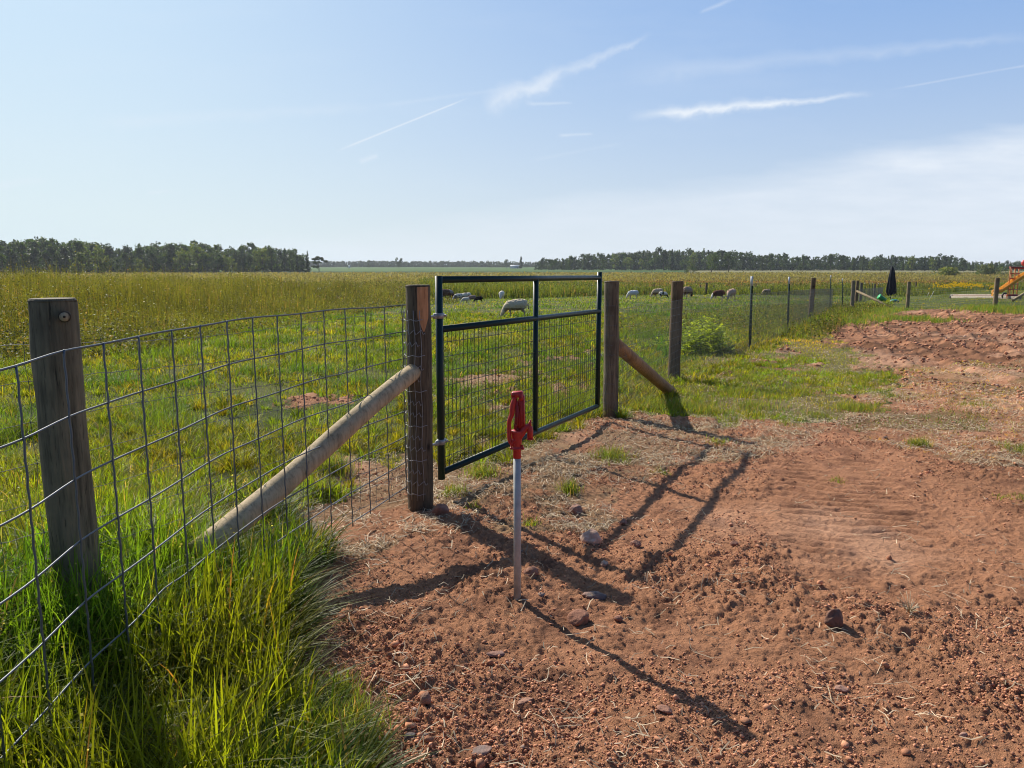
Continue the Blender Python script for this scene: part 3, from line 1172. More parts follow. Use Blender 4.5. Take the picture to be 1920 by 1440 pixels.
def yard_fence():
    ga, ta = col_point(1701, 577, 528)
    t = thing('fence', 'two pale wooden posts with netting along the far edge of the red dirt', 'fence', tuple(ga))
    wood_post(ga, ga[2] - .1, ta[2], .10, M['post_pale'], t, 2.2, k=(1.1, 1.0, .82), sides=14)
    gb, tb = col_point(1865.5, 574, 521)
    wood_post(gb, gb[2] - .1, tb[2], .105, M['post_pale'], t, 9.2, k=(.85, .78, .68), sides=14)
    gl = ground_at(1673, 579)
    gr = ground_at(1935, 573)
    m = MB()
    netting(m, [gl, ga], 1.1, .15, [.05 + .12 * i for i in range(9)], .0019)
    netting(m, [ga, gb, gr], 1.1, .15, [.05 + .12 * i for i in range(9)], .0024)
    m.build('wire_netting', M['galv'], t)
    a, b = at_depth(1916, 553, gb[1] - .5), at_depth(1898, 564, gb[1] - .5)
    a = a + (a - b) * 1.5
    m = MB()
    m.tube([a, b], .06, 12)
    m.build('brace_pole', M['brace'], t, smooth=True)
    # pale tensioner stays seen through the netting
    for q in (((1751, 546), (1742, 563)), ((1742, 548), (1738, 556))):
        a, b = at_depth(*q[0], ga[1] + 2.5), at_depth(*q[1], ga[1] + 2.5)
        m = MB()
        m.tube([a, b], .011, 6)
        m.build('stay', M['white'], t)


yard_fence()


def pasture_fence():
    pts = [(1048, 545, 529), (1226, 546, 532), (1313, 548, 534), (1324, 552, 530), (1338, 548, 535), (1417, 546, 532), (1500, 544, 531)]
    G = [col_point(*p) for p in pts]
    t = thing('fence', 'distant thin dark posts along the far side of the sheep pasture', 'fence', tuple(G[3][0]))
    for i, (g, tp) in enumerate(G):
        wood_post(g, g[2] - .1, tp[2], .17 if i == 3 else .10, M['post'], t, i, k=(.8, .75, .7), sides=8)
    gs = sorted([g for g, _ in G], key=lambda q: q[0])
    m = MB()
    for a, b in zip(gs[:-1], gs[1:]):
        for h in (.5, .95):
            m.tube([a + [0, 0, h], b + [0, 0, h]], .004, 4, False)
    m.build('fence_wire', M['wire_dull'], t)
    # more posts nearer the yard corner
    g1, t1 = col_point(1716.5, 548, 528)
    t2 = thing('fence', 'short fence of one dark post with sloping rail behind the closed parasol', 'fence', tuple(g1))
    wood_post(g1, g1[2] - .1, t1[2], .13, M['post'], t2, 3, k=(.9, .8, .7), sides=10)
    g2, t2t = col_point(1677, 548, 533)
    a, b = at_depth(1677, 537, g1[1]), at_depth(1698, 546, g1[1])
    m = MB()
    m.tube([a, b], .07, 8)
    m.build('brace_pole', M['post'], t2)
    m = MB()
    gr = ground_at(1925, 549)
    for h in (.3, .6, .9):
        m.tube([g1 + [0, 0, h], gr + [0, 0, h]], .004, 4, False)
    m.build('fence_wire', M['wire_dull'], t2)


pasture_fence()


# ------------------------------------------------------------------ yard hydrant
def hydrant():
    g = HYD.copy()
    gz = h1(g[0], g[1])
    t = thing('yard_hydrant', 'red cast iron yard hydrant head on a bare galvanised pipe', 'hydrant', (g[0], g[1], gz))
    # head detail is measured in millimetres: local x = to the right, z = up
    base = at_depth(969.5, 859, g[1])
    X0, Z0 = base[0], base[2]
    rv = np.array([math.cos(-.12), math.sin(-.12), 0])
    fv = np.array([-rv[1], rv[0], 0])

    def L(x, z, y=0.0):
        return np.array([X0, g[1], Z0]) + rv * x / 1000 + fv * y / 1000 + np.array([0, 0, z / 1000])
    ax = np.array([rv, fv, [0, 0, 1]])
    m = MB()
    m.tube([[g[0], g[1], gz - .1], [g[0], g[1], (gz + Z0) / 2], L(0, 4)], .0167, 24)
    m.build('pipe', M['galv_pipe'], t, True)
    m = MB()

    def lathe(x, prof, tilt=0.0, seg=24):
        m.tube([L(x + tilt * z, z) for z, r in prof], [r / 1000 for z, r in prof], seg)
    lathe(0, [(0, 16.8), (1, 18), (34, 18), (38, 19), (40, 22), (43, 24), (49, 24), (51, 20), (56, 19), (62, 20), (74, 21), (90, 22), (102, 24), (122, 27), (127, 27), (129, 20)])
    for s in (-1, 1):
        m.ball(L(s * 26, 46, -3), (.008, .009, .0065), 10, 6, ax=ax)
        m.ball(L(s * 24, 58, -6), (.006, .007, .006), 10, 6, ax=ax)
        m.tube([L(s * 27, 46, -12), L(s * 27, 46, 8)], .0035, 6)
    m.tube([L(6, 100), L(17, 112), L(31, 130), L(42, 143), L(51, 147), L(57, 140), L(58.5, 128), L(58.5, 90)],
           [.020, .018, .0155, .0140, .0135, .0135, .0135, .0135], 18)
    m.tube([L(58.5, 92), L(58.5, 88), L(58.5, 86)], [.0150, .0150, .0138], 18)
    m.tube([L(57, 150), L(58, 163), L(59.5, 171)], [.009, .0062, .0050], 10)
    m.ball(L(60, 172), .0055, 10, 6)
    body = m.build('body', M['red'], t, True)
    # back column up to the fulcrum
    m = MB()
    m.bar(L(23, 122, 6), L(21, 286, 6), .024, .020, up=fv, bevel=.004)
    m.bar(L(9, 122, 4), L(12, 212, 4), .018, .014, up=fv, bevel=.003)
    m.bar(L(33, 128, 3), L(29, 268, 3), .006, .028, up=fv, bevel=.002)
    m.bar(L(4, 200, 9), L(10, 270, 9), .012, .010, up=fv, bevel=.002)
    m.build('support_column', M['red'], t)
    # top lever head
    m = MB()
    a2 = np.array([rv * math.cos(.09) + np.array([0, 0, 1]) * math.sin(.09), fv, -rv * math.sin(.09) + np.array([0, 0, 1]) * math.cos(.09)])
    m.box(L(1, 290), (.052, .034, .027), a2, bevel=.006)
    m.box(L(-11, 280), (.026, .030, .018), a2, bevel=.004)
    m.box(L(17, 281), (.020, .036, .034), a2, bevel=.005)
    h = m.build('lever_head', M['red'], t)
    m = MB()
    m.tube([L(17, 279, -22), L(17, 279, 22)], .0048, 10)
    m.build('pivot_pin', M['red_dark'], h)
    # socket recess at the nose of the lever
    m = MB()
    m.tube([L(-16, 289, -19), L(-16, 289, -16.5)], .0055, 10)
    m.build('pivot_pin', M['red_dark'], h)
    # operating rod and links
    m = MB()
    m.tube([L(0, 127), L(-2, 190), L(-3, 272)], .0050, 10)
    m.bar(L(-6, 132, -9), L(0, 262, -9), .012, .007, up=fv, bevel=.001)
    m.bar(L(2, 150, -14), L(5, 240, -14), .008, .005, up=fv, bevel=.001)
    m.tube([L(-4, 152, -17), L(-4, 152, 12)], .0055, 8)
    m.tube([L(1, 190, -17), L(1, 190, 12)], .0055, 8)
    m.tube([L(0, 128), L(0, 138)], .011, 6)
    m.build('rod', M['red_dark'], t)
    # curved flat handle hanging down the left side
    m = MB()
    pts = [(-10, 280), (-12, 268), (-15, 256), (-18, 244), (-20, 226), (-21, 206), (-25, 192), (-31, 180), (-34, 164), (-35, 140), (-35, 112), (-33, 92), (-29, 76), (-22, 68), (-14, 70)]
    wid = [8, 9, 11, 12, 12, 11, 10.5, 10, 9.5, 9, 9, 9.5, 10, 9, 8]
    pts = np.array(pts, float)
    cr = []
    wr = []
    for i in range(len(pts) - 1):
        for f in (0, .34, .67):
            cr.append(pts[i] * (1 - f) + pts[i + 1] * f)
            wr.append(wid[i] * (1 - f) + wid[i + 1] * f)
    cr.append(pts[-1])
    wr.append(wid[-1])
    cr = np.array(cr)
    cr[1:-1] = (cr[:-2] + 2 * cr[1:-1] + cr[2:]) / 4
    m.tube([L(p[0], p[1], -11) for p in cr], np.array(wr) / 1000, 12)
    m.build('handle', M['red'], t, True)
    m = MB()
    m.ball(L(-14, 84, -15), (.008, .009, .007), 10, 6, ax=ax)
    m.tube([L(-16, 77, -24), L(-12, 77, -10)], .0045, 8)
    m.build('latch_stud', M['red'], body, True)


hydrant()


# ------------------------------------------------------------------ stones that can be told apart
def rock(px, py, w, label, seed, sq=(1, .8, .62), col=(.30, .17, .12), rot=0.0, pointy=0.0, name='rock', sink=.25):
    g = ground_at(px, py)
    dep = g[1] * cy_ + (CAMZ - g[2]) * sy_
    R = w / F * dep / 2
    rs = np.random.default_rng(seed)
    import bmesh
    bm = bmesh.new()
    bmesh.ops.create_icosphere(bm, subdivisions=4, radius=1)
    V = np.array([v.co[:] for v in bm.verts])
    faces = [[v.index for v in f.verts] for f in bm.faces]
    bm.free()
    # facets: clip by random planes
    for i in range(9):
        n = rs.normal(size=3)
        n /= np.linalg.norm(n)
        d = rs.uniform(.62, .9)
        q = V @ n
        V = V - np.maximum(q - d, 0)[:, None] * n * .85
    ns = (fbm(V[:, 0] * 2.2 + seed, V[:, 1] * 2.2 + V[:, 2] * 1.7, seed, 4) - .5)
    V = V * (1 + ns[:, None] * .28)
    V = V * np.array(sq)
    if pointy:
        k = np.clip(V[:, 2:3] / sq[2], 0, 1)
        V[:, :2] *= 1 - pointy * k
        V[:, 2] *= 1 + pointy * .8 * (V[:, 2] > 0)
    c, s = math.cos(rot), math.sin(rot)
    V = V @ np.array([[c, s, 0], [-s, c, 0], [0, 0, 1]])
    V *= R
    z0 = h1(g[0], g[1]) + R * sq[2] * (1 - 2 * sink)
    dust = sstep(-.2, .4, fbm(V[:, 0] * 40 / max(R * 20, 1) + seed, V[:, 1] * 40 + V[:, 2] * 30, seed + 3, 3) - .35)
    K = np.array(col)[None] * (.8 + .4 * rs.random((len(V), 1)) * .4) + (np.array([.40, .17, .09]) - np.array(col))[None] * (dust * .35)[:, None]
    me = np_mesh(name, V, None, np.array(faces), K, True)
    me.materials.append(M['rock'])
    o = bpy.data.objects.new(name, me)
    link(o, None, (float(g[0]), float(g[1]), z0))
    tag(o, label, 'rock')


RK = [
    (827, 972, 38, 'reddish brown stone lying at the foot of the dark gate post', (1, .9, .8), (.33, .17, .12), .3, 0),
    (1078, 968, 32, 'brown rounded stone between the gate and the lone pale rock', (1, .8, .75), (.34, .20, .15), .9, 0),
    (1109, 1031, 44, 'pale tan angular rock, the lightest stone, right of the hydrant pipe', (1, .85, .72), (.66, .46, .34), 0, .15),
    (1192, 1032, 22, 'small round pinkish stone just right of the pale tan rock', (1, .9, .8), (.36, .20, .15), .2, 0),
    (1133, 1073, 21, 'small pale stone inside the angle of the post shadow', (1, .7, .6), (.50, .33, .24), 1.2, 0),
    (996, 1103, 30, 'red brown clod-like stone beside the foot of the pipe', (1, .9, .75), (.30, .15, .10), .4, 0),
    (1118, 1133, 52, 'flat dark grey slab stone in the tip of the post shadow', (1, .55, .28), (.20, .155, .14), -.15, 0),
    (1085, 1176, 48, 'large lumpy red rock in front of the flat grey slab', (1, .8, .62), (.36, .165, .10), .5, 0),
    (1160, 1173, 18, 'small dark red stone right of the large lumpy red rock', (1, .9, .8), (.27, .13, .09), .1, 0),
    (800, 1344, 27, 'smooth upright brown stone in the dirt near the lower grass edge', (.9, .8, 1.1), (.35, .20, .14), 0, .1),
    (769, 1402, 25, 'dark grey stone near the bottom of the photo by the grass', (1, .8, .6), (.11, .10, .095), .6, 0),
    (1562, 1193, 46, 'dark pointed stone standing out of the dirt on the right', (1, .7, .75), (.14, .09, .07), .2, .35),
    (1577, 1296, 26, 'rounded tan stone half sunk in dirt at the lower right', (1, .7, .45), (.40, .23, .17), -.3, 0),
    (1376, 1032, 17, 'small brown stone right of the long gate rail shadow', (1, .8, .7), (.28, .14, .10), 0, 0),
    (1168, 988, 18, 'small dark stone at the end of the brown clods behind the pale rock', (1, .9, .8), (.25, .14, .11), 0, 0),
    (1806, 1388, 18, 'small tan pebble-like stone near the bottom right corner', (1, .7, .6), (.45, .26, .19), .4, 0),
    (904, 1430, 40, 'half buried greyish rock at the bottom edge below the pipe', (1, .8, .4), (.26, .19, .16), .4, 0),
    (1247, 1348, 34, 'flat reddish rock under the shadow of the hydrant head', (1, .6, .35), (.33, .18, .13), -.5, 0),
    (928, 1238, 44, 'thin flat stone lying in the churned soil left of the pipe', (1, .5, .2), (.27, .16, .13), .1, 0),
    (985, 1327, 36, 'thin curled flake of rock on packed clay near the bottom', (1, .5, .25), (.38, .21, .14), .5, 0),
]
for i, (px, py, w, lb, sq, cl, rt, pt) in enumerate(RK):
    rock(px, py - w * .12, w, lb, 100 + i, sq, cl, rt, pt)

# ------------------------------------------------------------------ sheep
def sheep_mesh(coat, belly, headc, legc, patch=None, graze=True, seed=0, lamb=False):
    """one continuous body (voxel-remeshed), facing -x, about 1.15 m long, feet at z = 0"""
    m = MB()
    rs = np.random.default_rng(seed)
    # trunk: rump to shoulder to neck to muzzle
    if graze:
        pts = [(.52, 0, .60), (.46, 0, .61), (.30, 0, .60), (.05, 0, .57), (-.20, 0, .56), (-.38, 0, .55), (-.50, 0, .46), (-.60, 0, .33), (-.67, 0, .21), (-.74, 0, .10), (-.765, 0, .06)]
    else:
        pts = [(.52, 0, .60), (.46, 0, .61), (.30, 0, .60), (.05, 0, .57), (-.20, 0, .57), (-.38, 0, .60), (-.47, 0, .70), (-.54, 0, .80), (-.62, 0, .83), (-.72, 0, .78), (-.76, 0, .76)]
    rad = [.12, .195, .24, .25, .24, .21, .16, .12, .09, .058, .037]
    m.tube(pts, rad, 20)
    for x, y, fr in ((-.27, .10, True), (-.30, -.10, True), (.36, .11, False), (.33, -.11, False)):
        if fr:
            m.tube([(x, y, .50), (x - .01, y, .34), (x + .01, y, .20), (x - .005, y, .06), (x - .02, y, 0)], [.085, .055, .034, .026, .036], 10)
        else:
            m.tube([(x - .03, y, .52), (x - .05, y, .36), (x + .06, y, .24), (x + .045, y, .07), (x + .02, y, 0)], [.12, .085, .036, .027, .036], 10)
    hx, hz = (pts[8][0], pts[8][2]) if graze else (-.57, .86)
    for s in (-1, 1):
        m.tube([(hx + .03, s * .05, hz + .05), (hx + .02, s * .12, hz + .05), (hx + .0, s * .17, hz + .02)], [.03, .028, .012], 8)
    m.tube([(.54, 0, .62), (.60, 0, .50), (.60, 0, .36)], [.05, .04, .025], 8)
    me = np_mesh('tmp', np.vstack(m.V), np.vstack(m.Q), np.vstack(m.T))
    tmp = bpy.data.objects.new('tmp', me)
    C.objects.link(tmp)
    md = tmp.modifiers.new('r', 'REMESH')
    md.mode, md.voxel_size = 'VOXEL', .022
    sm = tmp.modifiers.new('s', 'SMOOTH')
    sm.iterations, sm.factor = 3, .6
    dg = bpy.context.evaluated_depsgraph_get()
    out = bpy.data.meshes.new_from_object(tmp.evaluated_get(dg))
    bpy.data.objects.remove(tmp)
    V = np.empty(len(out.vertices) * 3, np.float32)
    out.vertices.foreach_get('co', V)
    V = V.reshape(-1, 3)
    body = (V[:, 2] > .36) & (V[:, 0] > -.5)
    nz = fbm(V[:, 0] * 14 + V[:, 1] * 5 + seed, V[:, 2] * 14 + V[:, 1] * 9, seed, 3) - .5
    d = V - np.array([0, 0, .57])
    d[:, 0] *= .2
    d /= np.linalg.norm(d, axis=1)[:, None] + 1e-6
    V = V + d * (nz * .05 * body)[:, None]
    out.vertices.foreach_set('co', V.ravel())
    K = np.tile(np.array(coat, float), (len(V), 1))
    K[V[:, 2] < .44] = belly
    legs = (V[:, 2] < .30) & (V[:, 0] > -.42)
    K[legs] = legc
    head = V[:, 0] < (-.60 if graze else -.50)
    if graze:
        head |= (V[:, 0] < -.55) & (V[:, 2] < .30)
    K[head] = headc
    if patch is not None:
        pc, thr = patch
        pn = fbm(V[:, 0] * 2.6 + seed, V[:, 2] * 2.6 + V[:, 1] * 1.2, seed + 9, 2)
        K[(pn > thr) & body] = pc
    a = out.attributes.new('col', 'FLOAT_COLOR', 'POINT')
    cc = np.ones((len(V), 4), np.float32)
    cc[:, :3] = K
    a.data.foreach_set('color', cc.ravel())
    out.polygons.foreach_set('use_smooth', np.ones(len(out.polygons), bool))
    out.materials.clear()
    out.materials.append(M['fleece'])
    out.name = 'sheep'
    return out


W_, CR, TN, BR, DK, GR = (.78, .71, .58), (.74, .60, .40), (.56, .42, .29), (.15, .085, .055), (.014, .012, .012), (.30, .26, .23)
SH = [  # px centre, py feet, length px, heading deg (0 = head to the left, 180 = to the right, 90 = away), coat, belly, head, leg, patch
    (838, 562, 27, 200, BR, BR, DK, DK, (GR, .60), 'dark brown sheep with greyish back grazing beside the gate hinge upright'),
    (860, 564, 20, 5, GR, GR, W_, GR, (W_, .5), 'grey and white sheep grazing left of the tight group'),
    (874, 564, 22, 350, W_, GR, W_, W_, (GR, .62), 'pale white sheep in the middle of the tight group'),
    (873, 568, 16, 0, W_, W_, W_, W_, None, 'low white lamb grazing in front of the tight group'),
    (885, 566, 18, 10, (.34, .24, .19), BR, BR, BR, None, 'brownish grey sheep standing between the white sheep and the black lamb'),
    (898, 567, 17, 352, DK, DK, DK, DK, None, 'small black sheep grazing at the right end of the group'),
    (940.5, 561, 9.5, 80, W_, W_, W_, W_, None, 'white sheep seen from behind alone at the edge of the tall weeds'),
    (968, 595, 50, 4, CR, (.36, .26, .17), CR, TN, None, 'large cream sheep grazing nearest the gate'),
    (1187, 560, 23, 5, (.66, .66, .64), W_, W_, GR, None, 'white sheep grazing alone right of the gate post'),
    (1233, 557, 23, 8, TN, BR, TN, BR, None, 'tan brown sheep grazing behind the black and white one'),
    (1243, 559, 18, 185, W_, DK, DK, W_, (DK, .54), 'white sheep with black patches grazing left of the second wooden post'),
    (1279, 558, 16, 0, TN, TN, TN, TN, None, 'tan sheep half hidden behind the second wooden post'),
    (1289, 558, 19, 230, (.40, .27, .20), BR, DK, TN, None, 'tan sheep with a dark face right of the second wooden post'),
    (1347, 562, 26, 8, (.13, .055, .035), BR, W_, TN, None, 'dark red brown sheep with a white face'),
    (1371, 562, 19, 50, (.56, .36, .26), TN, TN, TN, None, 'pinkish tan sheep right of the red brown one'),
    (1437, 553, 16, 0, (.50, .34, .22), TN, TN, TN, None, 'tan sheep mostly hidden in tall weeds right of the first t-post'),
]
for i, (px, py, ln, hd, c1, c2, c3, c4, pt, lb) in enumerate(SH):
    g = ground_at(px, py)
    me = sheep_mesh(c1, c2, c3, c4, pt, True, i)
    o = bpy.data.objects.new('sheep', me)
    link(o, None, (float(g[0]), float(g[1]), float(macro(g[0], g[1])) - .02))
    foreshort = max(abs(math.cos(math.radians(hd))), .42)
    sc = ln / F * g[1] / 1.30 / foreshort
    o.scale = (sc, sc * 1.12, sc * 1.1)
    o.rotation_euler = (0, 0, math.radians(hd))
    tag(o, lb, 'sheep', 'sheep grazing in the pasture')


# ------------------------------------------------------------------ trees
def leaf_cloud(lobes, n, size, col, rs, flat=.0):
    """n leaf clumps spread over the lobes (cx,cy,cz,rx,ry,rz); returns verts, quads, colours"""
    lobes = np.array(lobes, float)
    w = lobes[:, 3] * lobes[:, 5] + .01
    li = rs.choice(len(lobes), n, p=w / w.sum())
    d = rs.normal(size=(n, 3))
    d /= np.linalg.norm(d, axis=1)[:, None]
    rr = rs.random(n) ** .38
    rr = np.where(rs.random(n) < .06, rr * 1.22, rr)
    P = lobes[li, :3] + d * rr[:, None] * lobes[li, 3:6]
    a = rs.normal(size=(n, 3))
    a /= np.linalg.norm(a, axis=1)[:, None]
    b = np.cross(a, rs.normal(size=(n, 3)))
    b /= np.linalg.norm(b, axis=1)[:, None]
    s = size * rs.uniform(.5, 1.35, n)
    a, b = a * s[:, None], b * (s * rs.uniform(.45, .9, n))[:, None]
    bend = np.cross(a, b)
    bend = bend / (np.linalg.norm(bend, axis=1)[:, None] + 1e-9) * (s * .25)[:, None]
    V = np.stack([P - a, P - b * .8 + bend, P + a * .9, P + b + bend * .6], 1).reshape(-1, 3)
    lc = 1 + .35 * (rs.random(len(lobes)) - .5)
    K = np.array(col)[None] * (lc[li] * rs.uniform(.6, 1.45, n))[:, None]
    K = K * (1 + np.stack([rs.uniform(-.15, .35, n), np.zeros(n), rs.uniform(-.2, .2, n)], -1))
    K = np.repeat(K, 4, 0)
    Q = np.arange(n * 4).reshape(-1, 4)
    return V, Q, K


def tree_shape(kind, h, w, rs):
    """lobes of a crown and limb polylines; base at origin"""
    lobes, limbs = [], []
    if kind == 'round':
        n = 16
        for i in range(n):
            a, z = rs.random() * 6.28, rs.uniform(.22, .93)
            rad = w / 2 * math.sqrt(max(.05, 1 - ((z - .5) / .56) ** 2)) * rs.uniform(.35, .8)
            r = w * rs.uniform(.13, .23)
            lobes.append((rad * math.cos(a), rad * math.sin(a), z * h, r, r, r * rs.uniform(.75, 1.1)))
        limbs = 6
    elif kind == 'spire':
        for i in range(14):
            z = .10 + .86 * i / 13
            r = w / 2 * (1.02 - z) ** .8 * rs.uniform(.75, 1.1) + .02 * w
            for q in range(2):
                a = rs.random() * 6.28
                lobes.append((r * .45 * math.cos(a), r * .45 * math.sin(a), z * h, r * .7, r * .7, h * .045))
        limbs = 3
    elif kind == 'vase':
        for i in range(13):
            a, q = rs.random() * 6.28, rs.random()
            z = .25 + .7 * q
            rad = w / 2 * (.15 + .8 * q) * rs.uniform(.5, 1)
            lobes.append((rad * math.cos(a), rad * math.sin(a), z * h, w * .13, w * .13, h * .10))
        limbs = 8
    elif kind == 'umbrella':
        for i in range(18):
            a, rd = rs.random() * 6.28, math.sqrt(rs.random())
            z = .86 - .22 * rd * rd + rs.uniform(-.08, .06)
            if i % 3 == 0:
                z = rs.uniform(.22, .62)
                rd = rs.uniform(.5, .95)
            lobes.append((w / 2 * rd * math.cos(a), w / 2 * rd * math.sin(a), z * h, w * .115, w * .115, h * .062))
        limbs = 12
    elif kind == 'bush':
        for i in range(14):
            a, z = rs.random() * 6.28, rs.uniform(.1, .85)
            rad = w / 2 * math.sqrt(1 - (z * .95) ** 2) * rs.uniform(.2, .85)
            r = w * rs.uniform(.12, .2)
            lobes.append((rad * math.cos(a), rad * math.sin(a), z * h, r, r, r))
        limbs = 4
    else:  # tall
        for i in range(15):
            a, z = rs.random() * 6.28, rs.uniform(.18, .96)
            rad = w / 2 * (1 - .45 * z) * rs.uniform(.1, .85)
            r = w * rs.uniform(.15, .26)
            lobes.append((rad * math.cos(a), rad * math.sin(a), z * h, r, r, r * rs.uniform(.8, 1.5)))
        limbs = 5
    return lobes, limbs


def tree_meshes(kind, h, w, n, col, seed):
    rs = np.random.default_rng(seed)
    lobes, nl = tree_shape(kind, h, w, rs)
    V, Q, K = leaf_cloud(lobes, n, max(h, w) * (.030 if n > 900 else .045), col, rs)
    cr = np_mesh('crown', V, Q, None, K)
    cr.materials.append(M['leaf'])
    m = MB()
    tr = h * .022
    top = .75 * h
    m.tube([(0, 0, -.6), (0, 0, 0), (.01 * h, 0, .25 * h), (-.01 * h, .01 * h, .5 * h), (0, 0, top)], [tr * 1.3, tr * 1.15, tr * .8, tr * .55, tr * .15], 8, k=(1, 1, 1))
    for i in range(nl):
        q = lobes[(i * 3) % len(lobes)]
        z0 = min(q[2] * .55, top * .8)
        m.tube([(0, 0, z0), (q[0] * .45, q[1] * .45, (z0 + q[2]) / 2), (q[0], q[1], q[2])], [tr * .45, tr * .3, tr * .12], 5)
    tk = np_mesh('trunk', np.vstack(m.V), np.vstack(m.Q), np.vstack(m.T), np.vstack(m.K))
    tk.materials.append(M['bark'])
    return cr, tk


def place_tree(meshes, loc, sc, rz, label, group=None, name='tree', cat='tree'):
    t = thing(name, label, cat, loc, group)
    t.rotation_euler = (0, 0, rz)
    t.scale = sc
    for nm, me in zip(('crown', 'trunk'), meshes):
        o = bpy.data.objects.new(nm, me)
        C.objects.link(o)
        o.parent = t
        WLOC[o.name] = WLOC[t.name]
    return t


def interp(tab, x):
    a = np.array(tab, float)
    return float(np.interp(x, a[:, 0], a[:, 1]))


LTOP = [(-400, 440), (0, 448), (30, 455), (62, 443), (90, 450), (120, 452), (140, 450), (180, 458), (230, 462), (300, 459), (335, 455), (380, 458), (410, 459), (430, 463), (500, 462), (540, 466), (560, 472), (578, 486)]
RTOP = [(985, 496), (1002, 492), (1020, 484), (1060, 481), (1130, 475), (1180, 471), (1240, 470), (1300, 468), (1340, 469), (1400, 472), (1422, 479), (1436, 475), (1500, 479), (1555, 477), (1600, 480), (1650, 479), (1700, 480), (1750, 478), (1790, 480), (1810, 487), (1840, 490), (1920, 490), (2300, 486)]
DLEAF, MLEAF, YLEAF, GLEAF = (.034, .062, .022), (.055, .098, .027), (.105, .15, .034), (.052, .082, .036)


def wood(name, label, tops, x0, x1, d0, d1, ntree, depth, seed, cols, leaf_n, jitter=1.0, ls=1.0):
    """a far-off wood that reads as one mass"""
    rs = np.random.default_rng(seed)
    V, Q, K, n = [], [], [], 0
    for i in range(ntree):
        px = x0 + (x1 - x0) * (i + rs.random()) / ntree
        f = np.clip((px - x0) / (x1 - x0), 0, 1)
        row = rs.random()
        d = d0 + (d1 - d0) * f + depth * row
        g = at_depth(px, 500, d)
        gz = float(macro(g[0], g[1]))
        tp = at_depth(px, interp(tops, px) + rs.normal() * 2.2 * jitter + (2 if row > .5 else 3.0), d)[2]
        h = max(tp - gz, 2.0)
        w = h * rs.uniform(.42, .62)
        kind = rs.choice(['tall', 'round', 'tall', 'spire'], p=[.42, .36, .0, .22])
        lb, _ = tree_shape(kind, h, w, rs)
        c = cols[rs.integers(len(cols))]
        v, q, k = leaf_cloud(lb, leaf_n, h * .045 * ls, c, rs)
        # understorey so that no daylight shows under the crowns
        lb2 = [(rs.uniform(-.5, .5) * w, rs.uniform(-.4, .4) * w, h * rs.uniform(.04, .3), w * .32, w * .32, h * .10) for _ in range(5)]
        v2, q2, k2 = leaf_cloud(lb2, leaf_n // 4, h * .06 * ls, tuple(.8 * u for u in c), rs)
        v, k = np.vstack([v, v2]), np.vstack([k, k2])
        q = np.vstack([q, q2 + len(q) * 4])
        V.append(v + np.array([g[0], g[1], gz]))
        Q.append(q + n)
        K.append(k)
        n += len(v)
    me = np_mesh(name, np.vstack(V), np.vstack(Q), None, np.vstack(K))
    me.materials.append(M['leaf'])
    o = bpy.data.objects.new(name, me)
    link(o)
    tag(o, label, 'woods', kind='stuff')


wood('woods', 'dense dark wood of mixed trees filling the left horizon', LTOP, -420, 572, 330, 440, 260, 70, 1, [DLEAF, MLEAF, MLEAF, GLEAF], 520, 1.7)
wood('woods', 'long dark wood of rounded trees along the right horizon', RTOP, 1004, 2300, 620, 460, 460, 90, 2, [DLEAF, DLEAF, MLEAF, DLEAF], 420, 1.0)
FT = [(400, 484), (640, 488), (700, 487), (800, 488), (900, 488), (1010, 489), (1100, 487)]
wood('woods', 'faint blue ridge of far trees behind the green crop field', FT, 430, 1100, 1250, 1250, 420, 120, 3, [GLEAF, DLEAF, GLEAF], 190, .35, 1.9)

# front rows that stand out tree by tree
VAR = [tree_meshes(k, 10, w, 620, c, 40 + i) for i, (k, w, c) in enumerate(
    [('round', 7, MLEAF), ('tall', 5.5, DLEAF), ('spire', 3.6, DLEAF), ('round', 6, YLEAF), ('tall', 5, MLEAF), ('spire', 4.2, GLEAF)])]
rs = np.random.default_rng(5)


KINDS_ = ['broad round-crowned', 'tall dark full-crowned', 'slim dark spire-topped', 'light yellow green rounded', 'tall mid green', 'grey green spire-topped']


def front_row(tops, x0, x1, d0, d1, n, label, group, hs):
    for i in range(n):
        px = x0 + (x1 - x0) * (i + .5 + rs.uniform(-.3, .3)) / n
        d = d0 + (d1 - d0) * (px - x0) / (x1 - x0) - rs.uniform(3, 16)
        g = at_depth(px, 500, d)
        gz = float(macro(g[0], g[1]))
        tp = at_depth(px, interp(tops, px), d)[2]
        h = (tp - gz) * rs.uniform(*hs)
        k = rs.integers(len(VAR))
        place_tree(VAR[k], (g[0], g[1], gz), (h / 10 * rs.uniform(.8, 1.15), h / 10, h / 10), rs.random() * 6, KINDS_[k] + ' ' + label, group)


front_row(LTOP, -60, 568, 330, 438, 46, 'tree in the front row of the left wood', 'trees along the front of the left wood', (.55, 1.03))
front_row(RTOP, 1010, 1980, 618, 486, 52, 'tree in the front row of the right wood', 'trees along the front of the right wood', (.6, 1.03))


def lone_tree(px, pb, pt, wpx, d, kind, col, n, label, seed, name='tree', cat='tree'):
    g = at_depth(px, pb, d)
    gz = float(macro(g[0], g[1])) - .2
    top = at_depth(px, pt, d)[2]
    h = top - gz
    w = wpx / F * d
    place_tree(tree_meshes(kind, h, w, n, col, seed), (g[0], g[1], gz), (1, 1, 1), 0, label, None, name, cat)


